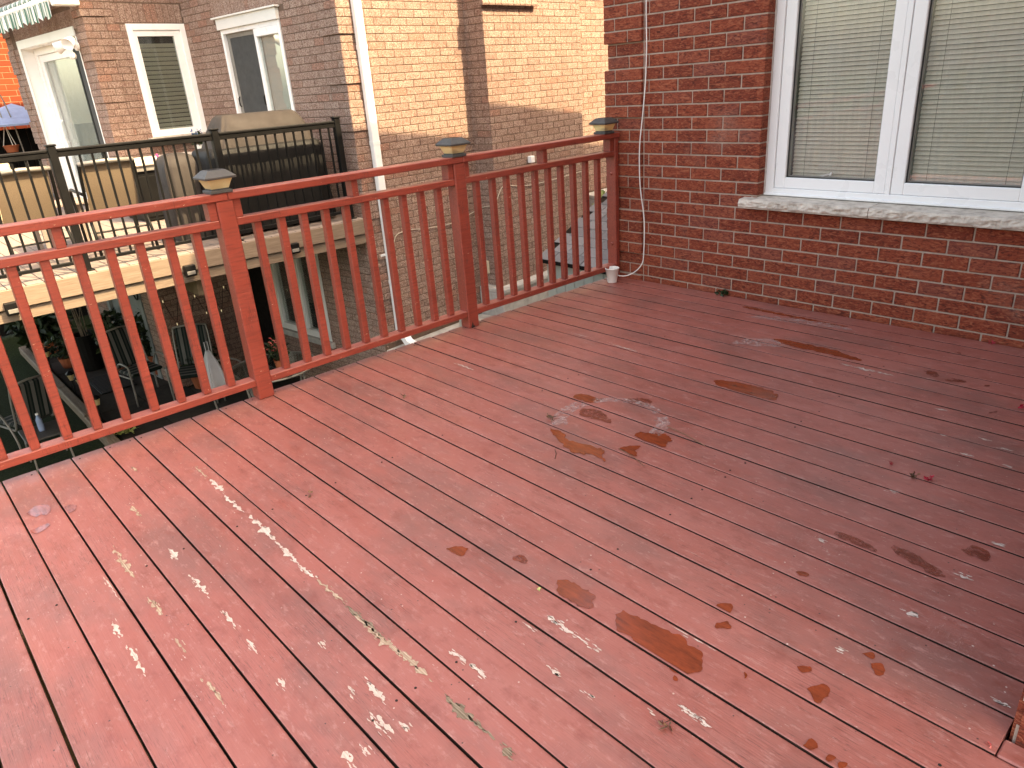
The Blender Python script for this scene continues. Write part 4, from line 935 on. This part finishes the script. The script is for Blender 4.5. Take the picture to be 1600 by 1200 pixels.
def leaves(mb, n, c, rad, size, flat=.6):
    for _ in range(n):
        a, e = rnd(0, 2*math.pi), math.acos(rnd(-1, 1)); r = rnd(.25, 1)**.5
        p = Vector((c[0]+rad[0]*r*math.sin(e)*math.cos(a), c[1]+rad[1]*r*math.sin(e)*math.sin(a), c[2]+rad[2]*r*math.cos(e)))
        d = Vector((rnd(-1, 1), rnd(-1, 1), rnd(-.6, 1))).normalized(); s_ = d.orthogonal().normalized()
        s_ = (Matrix.Rotation(rnd(0, 6.28), 3, d) @ s_); L = size*rnd(.6, 1.3)
        k = d.cross(s_)*L*.12
        mb.add([p, p+d*L*.5+s_*L*.28+k, p+d*L, p+d*L*.5-s_*L*.28+k], [(0, 1, 2, 3)])
    return mb
def pot(t, r, h, mat): MB().lathe([(0, .001), (r*.72, .001), (r, h), (r*1.07, h), (r*1.07, h*.88)][:4]+[(r*.92, h), (r*.85, h*.8), (0, h*.8)], 16).build('pot', mat, t)
pp = thing('potted_flower', 'small potted plant with blue flowers beside the counter next door', 'plant', NM @ Vector((-2.75, -.47, DZ+.7552)), NR)
pot(pp, .07, .10, M['trimwhite']); leaves(MB(), 90, (0, 0, .17), (.09, .09, .09), .06).build('foliage', M['leaf'], pp, fix=False); leaves(MB(), 30, (0, 0, .25), (.07, .07, .04), .04).build('flowers', M['bluebox'], pp, fix=False)

# ------------------------------------------------------------------ far left: the next house, canopy, planter
oh = thing('orange_brick_house', 'sunlit orange brick house at the far left edge', 'house', NM @ Vector((-10.0, 0, 0)), NR)
OW = Wall(oh, NM @ Vector((-10.0, 0, 0)), NR)
OW.wall((0, 0, 0), R(90), -1.25, 8, -2.35, 6.5, .104, .03, .30, [], M['orange'], M['orangemortar'], None, bz=(.6, 3.3), jt=.010, proud=.003)
OW.finish(90)
MB().prism([(-9, 6.5), (-9, 6.6), (-4.5, 9), (.4, 6.6), (.4, 6.5)], -1.3, 9, 'y').build('roof', M['shingle'], oh)
cn = thing('blue_canopy', 'pale blue pop-up canopy roof in front of the orange house', 'canopy', NM @ Vector((-8.6, -1.0, ZG)), NR)
zz = 1.42-ZG
MB().add([(-.9, -.75, zz), (.9, -.75, zz), (.9, .75, zz), (-.9, .75, zz), (0, .15, zz+.33), (-.9, -.75, zz-.03), (.9, -.75, zz-.03), (.9, .75, zz-.03), (-.9, .75, zz-.03)], [(0,1,4),(1,2,4),(2,3,4),(3,0,4),(0,5,6,1),(1,6,7,2),(2,7,8,3),(3,8,5,0)]).build('roof', M['bluecloth'], cn)
for sx in (-.85, .85):
    for sy in (-.7, .7): MB().tube([(sx, sy, 0), (sx, sy, zz-.02)], .018, 6).build('leg', M['greymetal'], cn)
fe = thing('dark_fence', 'dark solid fence panel under the blue canopy', 'fence', NM @ Vector((-9.3, -1.6, ZG)), NR)
for i in range(16): MB().cbox(-.02, .02, -1.2+i*.15, -1.2+i*.15+.144, .0, 1.32-ZG, .004).build('board', M['black'], fe)
hb = thing('hanging_planter', 'orange hanging planter on a pole at the far left', 'planter', NM @ Vector((-8.0, -1.22, DZ+.0)), NR)
MB().lathe([(0, .80), (.085, .80), (.115, .90), (.125, .90), (.125, .915), (.09, .90), (0, .88)], 16).build('bowl', M['terracotta'], hb)
for a in (0, 2.1, 4.2): MB().tube([(.11*math.cos(a), .11*math.sin(a), .905), (0, 0, 1.25)], .005, 4).build('hanger', M['cable'], hb)
MB().tube(smooth_path([(0, .18, -.9), (0, .16, .9), (0, .1, 1.6), (0, .04, 1.75), (0, -.01, 1.7), (0, 0, 1.25)], 4), .011, 6).build('pole', M['greymetal'], hb, True)
ob = thing('cream_storage_box', 'cream coloured storage box behind the left sling chair', 'box', NM @ Vector((-5.6, -2.45, DZ)), NR)
MB().cbox(-.30, .30, -.42, .42, .002, .78, .02).build('body', M['cream'], ob); MB().cbox(-.32, .32, -.44, .44, .781, .83, .015).build('lid', M['cream'], ob)

# ------------------------------------------------------------------ patio under the neighbour's deck
zp = ZG
pav = link('patio', None, None, (0, 0, 0)); struct(pav)
pm = MB().cbox(0, .765, 0, .605, -.03, .018, .006).mesh('paving_slab'); pm.materials.append(M['paver'])
for i in range(10):
    for j in range(5):
        x0, y0 = -11.6+i*.78+(j % 2)*.39, 1.56+j*.62
        if x0 < -7.6 and y0 > 2.2: continue
        o = link('paving_slab', pm, pav, (x0, y0, zp+rnd(-.004, .004))); o.rotation_euler = (0, 0, rnd(-.006, .006))
tim = thing('timber_edging', 'weathered landscape timber edging between lawn and patio under the deck', 'edging', (-7.6, 1.42, zp))
for k in range(4): MB().cbox(-3.6+k*1.5, -2.12+k*1.5, -.07+rnd(-.01, .01), .06, -.02, .13+rnd(-.015, .015), .015).build('timber', M['timber'], tim)
mt_ = thing('door_mat', 'dark ribbed door mat on the patio slabs', 'mat', (-8.1, 2.05, zp+.019))
MB().cbox(-.5, .42, -.25, .25, .0, .012, .004).build('backing', M['black'], mt_)
for k in range(14): MB().cbox(-.47+k*.063, -.44+k*.063, -.23, .23, .0121, .018, .002).build('rib', M['charcoal'], mt_)
def path_light(x, y, label):
    t = thing('solar_path_light', label, 'lamp', (x, y, zp), rnd(-.2, .2), 'solar path lights on the timber edging')
    MB().tube([(0, 0, -.05), (0, 0, .34)], .009, 6).build('stake', M['black'], t)
    MB().lathe([(.028, .34), (.05, .43), (.04, .43)], 6).build('lantern', M['amber'], t)
    MB().lathe([(.062, .43), (.06, .445), (.025, .475), (0, .485)], 6).build('roof', M['black'], t)
for x, y, l in ((-9.3, 1.50, 'black solar path light at the far end of the timber edging'), (-7.75, 1.50, 'black solar path light, left of the close pair on the timber edging'), (-7.45, 1.54, 'black solar path light, right of the close pair on the timber edging'), (-6.4, 1.50, 'black solar path light at the near end of the timber edging')): path_light(x, y, l)
def folding_chair(x, y, rz, label, z=None):
    t = thing('lawn_chair', label, 'chair', (x, y, zp+.019 if z is None else z), rz, 'tubular lawn chairs under the deck')
    for s_ in (-1, 1):
        MB().tube(smooth_path([(.20, s_*.27, .0), (.18, s_*.27, .30), (.0, s_*.27, .58), (-.25, s_*.27, .60), (-.30, s_*.27, .52), (-.27, s_*.27, .0)], 4), .013, 7).build('arm_frame', M['greymetal'], t, True)
        MB().tube(smooth_path([(-.25, s_*.235, .40), (.05, s_*.235, .39), (.20, s_*.235, .42), (.30, s_*.235, .80), (.34, s_*.22, .98)], 4), .013, 7).build('side_rail', M['greymetal'], t, True)
    MB().tube([(.34, -.22, .98), (.35, 0, 1.0), (.34, .22, .98)], .013, 7).build('top_rail', M['greymetal'], t, True)
    MB().cbox(-.24, .20, -.22, .22, .40, .455, .02).build('seat_cushion', M['cushion'], t)
    b = MB().cbox(-.025, .03, -.21, .21, .0, .54, .02).build('back_cushion', M['cushion_y'], t); b.location = (.225, 0, .45); b.rotation_euler = (0, R(13), 0)
folding_chair(-7.05, 2.25, R(190), 'tubular lawn chair with striped cushion nearest the door mat')
folding_chair(-6.3, 2.75, R(150), 'tubular lawn chair with striped cushion beside the white plastic bag')
folding_chair(-5.55, 3.05, R(60), 'tubular lawn chair with dark striped cushion holding a white plastic bag')
folding_chair(-6.55, .72, R(20), 'tubular lawn chair with striped cushion on the grass at the left edge', ZG-.03)
bgo = thing('plastic_bag', 'white plastic bag hanging from the back of a lawn chair', 'bag', (-5.42, 2.72, zp+.35))
cover([(.0, .06, .05, 0, 0, .015), (.06, .15, .11, 0, 0, .03), (.25, .14, .10, 0, 0, .03), (.45, .08, .06, 0, 0, .02), (.60, .025, .02, 0, 0, .008)], 3, 31, 'sack', M['bag'], bgo)
MB().tube([(0, -.02, .58), (.0, -.02, .72), (.0, .02, .72), (0, .02, .58)], .006, 5).build('loop', M['bag'], bgo)
gt = thing('glass_table', 'round glass patio table below the deck edge', 'table', (-4.75, 3.25, zp+.019))
MB().lathe([(.0, .70), (.53, .70), (.53, .708), (.0, .708)], 40).build('glass_top', M['darkglass'], gt)
MB().tube([(.54*math.cos(a*math.pi/20), .54*math.sin(a*math.pi/20), .704) for a in range(41)], .013, 6).build('rim', M['greymetal'], gt, True)
for a in range(4): MB().tube([(.5*math.cos(a*1.571+.4), .5*math.sin(a*1.571+.4), .70), (.42*math.cos(a*1.571+.4), .42*math.sin(a*1.571+.4), .0)], .014, 6).build('leg', M['greymetal'], gt)
def plant(x, y, z, r, h, n, size, label, mat='leaf', flower=None, potm='terracotta', cat='plant', name='potted_plant'):
    t = thing(name, label, cat, (x, y, z), rnd(0, 6))
    if potm: pot(t, r*.55, h*.35, M[potm])
    z0 = h*.3 if potm else 0
    leaves(MB(), n, (0, 0, z0+h*.4), (r, r, h*.42), size).build('foliage', M[mat], t, fix=False)
    st = MB()
    for _ in range(7): st.tube([(rnd(-.03, .03), rnd(-.03, .03), z0*.7), (rnd(-r, r)*.6, rnd(-r, r)*.6, z0+h*rnd(.3, .7))], .004, 4)
    st.build('stems', M['leaf'], t)
    if flower: leaves(MB(), flower[1], (0, 0, z0+h*.62), (r*.8, r*.8, h*.2), size*.75).build('flowers', M[flower[0]], t, fix=False)
    return t
plant(-4.62, 3.30, zp+.729, .13, .34, 160, .07, 'red geranium in a pot on the glass table', flower=('petalpink', 60))
plant(-6.75, 2.95, zp+.02, .28, .65, 420, .10, 'bushy green potted plant between the lawn chairs')
plant(-7.9, 2.75, zp+.02, .32, .95, 500, .12, 'dark leafy plant in front of the grey basement door')
plant(-8.6, 2.35, zp+.02, .30, .9, 420, .12, 'dark leafy plant left of the grey basement door')
plant(-10.6, 1.75, zp+.02, .45, .8, 380, .22, 'broad-leaved green plant at the far end of the patio')
plant(-5.95, 1.62, zp+.02, .16, .20, 260, .05, 'pale yellow-green succulent clump just below the deck edge', 'succulent', potm=None)
plant(-9.55, 1.8, zp+.02, .26, .5, 240, .1, 'green plant beside the path light at the far end')
wr = thing('wall_planter', 'tall black planter with bare stems standing on the patio', 'planter', (-9.1, 2.05, zp+.019))
MB().lathe([(0, .0), (.16, .0), (.2, .6), (.21, .6), (.18, .59), (.16, .5), (0, .5)], 18).build('pot', M['black'], wr)
for k in range(6): MB().tube([(rnd(-.05, .05), rnd(-.05, .05), .5), (rnd(-.12, .12), rnd(-.12, .12), 1.0), (rnd(-.3, .3), rnd(-.3, .3), 1.5)], .008, 5).build('stem', M['timber'], wr)
wh = thing('door_wreath', 'dark scroll wreath hanging on the grey basement door frame', 'wreath', NM @ Vector((-4.06, -1.292, -.95)), NR)
MB().tube([(.10*math.cos(a*.35)*(1-a*.02), -.012, .16*math.sin(a*.35)*(1-a*.02)) for a in range(26)], .012, 6).build('scroll', M['black'], wh, True)
bt_ = thing('water_bottle', 'small blue water bottle on the grass side table at the left edge', 'bottle', (-5.92, .78, zp+.40))
MB().lathe([(0, 0), (.032, 0), (.034, .02), (.034, .14), (.014, .19), (.014, .215), (0, .215)], 14).build('body', M['bluecloth'], bt_, True); MB().lathe([(.0165, .205), (.0165, .225), (0, .225)], 12).build('cap', M['white'], bt_)
gt2 = thing('folding_table', 'small grey folding table on the grass at the left edge', 'table', (-5.92, .78, zp-.03))
MB().cbox(-.25, .25, -.22, .22, .405, .429, .008).build('top', M['charcoal'], gt2)
for sx in (-1, 1):
    for sy in (-1, 1): MB().tube([(sx*.2, sy*.18, .404), (sx*.22, sy*.2, .0)], .011, 6).build('leg', M['greymetal'], gt2)
# pale glints on the basement wall, as beads with a faint added glow
M['glint_bead'] = (lambda q: (q.set(**{'Base Color': (.9, .85, .7, 1), 'Emission Color': (1, .86, .6, 1), 'Emission Strength': .08}), q.m)[1])(NT('glint_bead', .3))
sg = thing('glint_string', 'string of small pale glints on the brick wall under the deck', 'glints', NM @ Vector((-3.36, -.6, -.95)), NR)
pts_ = [(.0, -.62+i*.115, -.05-.04*math.sin(i*1.9)-.33*(i % 2)) for i in range(10)]
MB().tube(smooth_path(pts_, 3), .004, 5).build('wire', M['black'], sg)
for p in pts_: MB().lathe([(0, -.04), (.006, -.036), (.008, -.01), (.004, .0), (0, .002)], 8, p).build('glint_bead', M['glint_bead'], sg)

# ------------------------------------------------------------------ between the houses
sh = thing('shingled_shed', 'low shed with grey shingle roof and sage green siding between the houses', 'shed', (-1.2, 5.9, -1.56))
sx0, sx1 = -1.22, 1.10
RZ0, RZ1, RY0, RY1 = 1.10, 1.95, -.10, 1.75          # eave and top of the roof slope, relative
MB().box(sx0+.06, sx1, .0, 1.7, .0, 1.05).build('carcass', M['siding'], sh)
for i in range(15):
    x = sx0+.06+i*.15
    if x+.145 < sx1: MB().cbox(x, x+.145, -.014, -.0005, .0, 1.03, .003).build('siding_board', M['siding'], sh)
rf = MB().prism([(RY0, RZ0-.05), (RY0, RZ0), (RY1, RZ1), (RY1, RZ1-.05)], sx0, sx1, 'x').build('roof', M['black'], sh)
sl_len = math.hypot(RY1-RY0, RZ1-RZ0); ang_ = math.atan2(RZ1-RZ0, RY1-RY0)
smh = MB().cbox(-.113, .113, 0, .20, .0, .010, .003).mesh('shingle'); smh.materials.append(M['shingle'])
for r_ in range(12):
    for i in range(11):
        x = sx0+.11+i*.232+(r_ % 2)*.116
        if x > sx1-.05: continue
        d_ = r_*.165-.015; o = link('shingle', smh, rf, (x+rnd(-.003, .003), RY0+d_*math.cos(ang_), RZ0+d_*math.sin(ang_)+.004+.0)); o.rotation_euler = (ang_-R(2.2), 0, rnd(-.01, .01))
lw = thing('board_fence', 'low sage green board fence across the passage between the houses', 'fence', (-1.9, 5.2, -1.56))
for i in range(18):
    MB().cbox(-1.40+i*.165, -1.40+i*.165+.158, -.012, .012, .0, .34+rnd(-.006, .006), .003).build('board', M['siding'], lw)
MB().cbox(-1.40, 1.55, .0125, .05, .22, .28, .003).build('rail', M['siding'], lw)
wd = thing('yellow_weed', 'yellow-green weed growing above the shingle roof', 'weed', (-2.55, 7.15, -.16)); leaves(MB(), 70, (0, 0, .12), (.10, .10, .13), .09).build('foliage', M['succulent'], wd, fix=False); MB().tube([(0, 0, -.2), (0, 0, .15)], .006, 5).build('stem', M['leaf'], wd)
splash = thing('splash_block', 'concrete splash block under the white downspout', 'block', NM @ Vector((.42, .25, -1.50)), NR)
MB().prism([(-.16, .0), (.16, .0), (.16, .09), (.13, .09), (.11, .05), (-.11, .05), (-.13, .09), (-.16, .09)], -.10, .36, 'x').build('trough', M['concrete'], splash)

# ------------------------------------------------------------------ small litter on our deck
def litter(name, x, y, n, rad, size, mat, label, cat, z=.004):
    o = leaves(MB(), n, (0, 0, rad*.35), (rad, rad, rad*.3), size); o = o.build(name, M[mat], None, fix=False); o.location = (x, y, z); return tag(o, label, cat)
litter('fallen_blossom', 3.02, 2.62, 22, .012, .015, 'petal', 'bright red fallen blossom on the right part of the deck', 'blossom')
litter('withered_leaf', 2.975, 2.60, 12, .016, .018, 'deadleaf', 'withered brown leaf beside the bright red blossom', 'leaf')
litter('fallen_petal', 2.872, 2.655, 4, .008, .022, 'petal', 'single small red petal left of the red blossom on the deck', 'petal')
litter('fallen_blossom', 3.093, 3.517, 20, .012, .015, 'petal', 'red fallen blossom on the deck at the right edge of the picture', 'blossom')
litter('fallen_petal', 2.735, 4.315, 8, .01, .018, 'petal', 'small red petal lying at the foot of the brick wall', 'petal')
litter('fallen_petal', 3.566, 1.47, 5, .008, .014, 'petalpink', 'pink petal in the board gap by the brick corner', 'petal')
litter('wall_weed', 1.035, 4.318, 34, .03, .038, 'leaf', 'small dark green weed growing where the deck meets the brick wall', 'weed', .012)
litter('green_leaf', 2.372, 1.141, 4, .008, .014, 'succulent', 'tiny yellow-green leaf on the deck left of the big wet patch', 'leaf')
litter('dead_leaf', 2.985, .988, 10, .012, .02, 'deadleaf', 'small dark crumpled leaf on the near right boards', 'leaf')
litter('dead_leaf', 1.50, 2.074, 12, .018, .022, 'deadleaf', 'pale crumpled leaf left of the round water ring', 'leaf')
litter('dead_leaf', .694, 1.76, 9, .012, .018, 'deadleaf', 'small brown leaf on the boards right of the left railing post', 'leaf')
litter('dead_leaf', 1.239, .916, 8, .009, .014, 'deadleaf', 'tiny dark leaf in the middle of the near left boards', 'leaf')
for i, (a, b, l) in enumerate((((1.98, 2.36), (2.22, 2.31), 'thin dark twig right of the round water ring'), ((1.95, 2.05), (2.13, 2.00), 'thin dark twig below the round water ring'), ((1.74, 1.86), (1.80, 1.80), 'short dark twig left of the middle of the deck'))):
    tag(MB().tube([(a[0], a[1], .004), ((a[0]+b[0])/2, (a[1]+b[1])/2+.008, .005), (b[0], b[1], .004)], .0016, 5).build('twig', M['deadleaf']), l, 'twig')
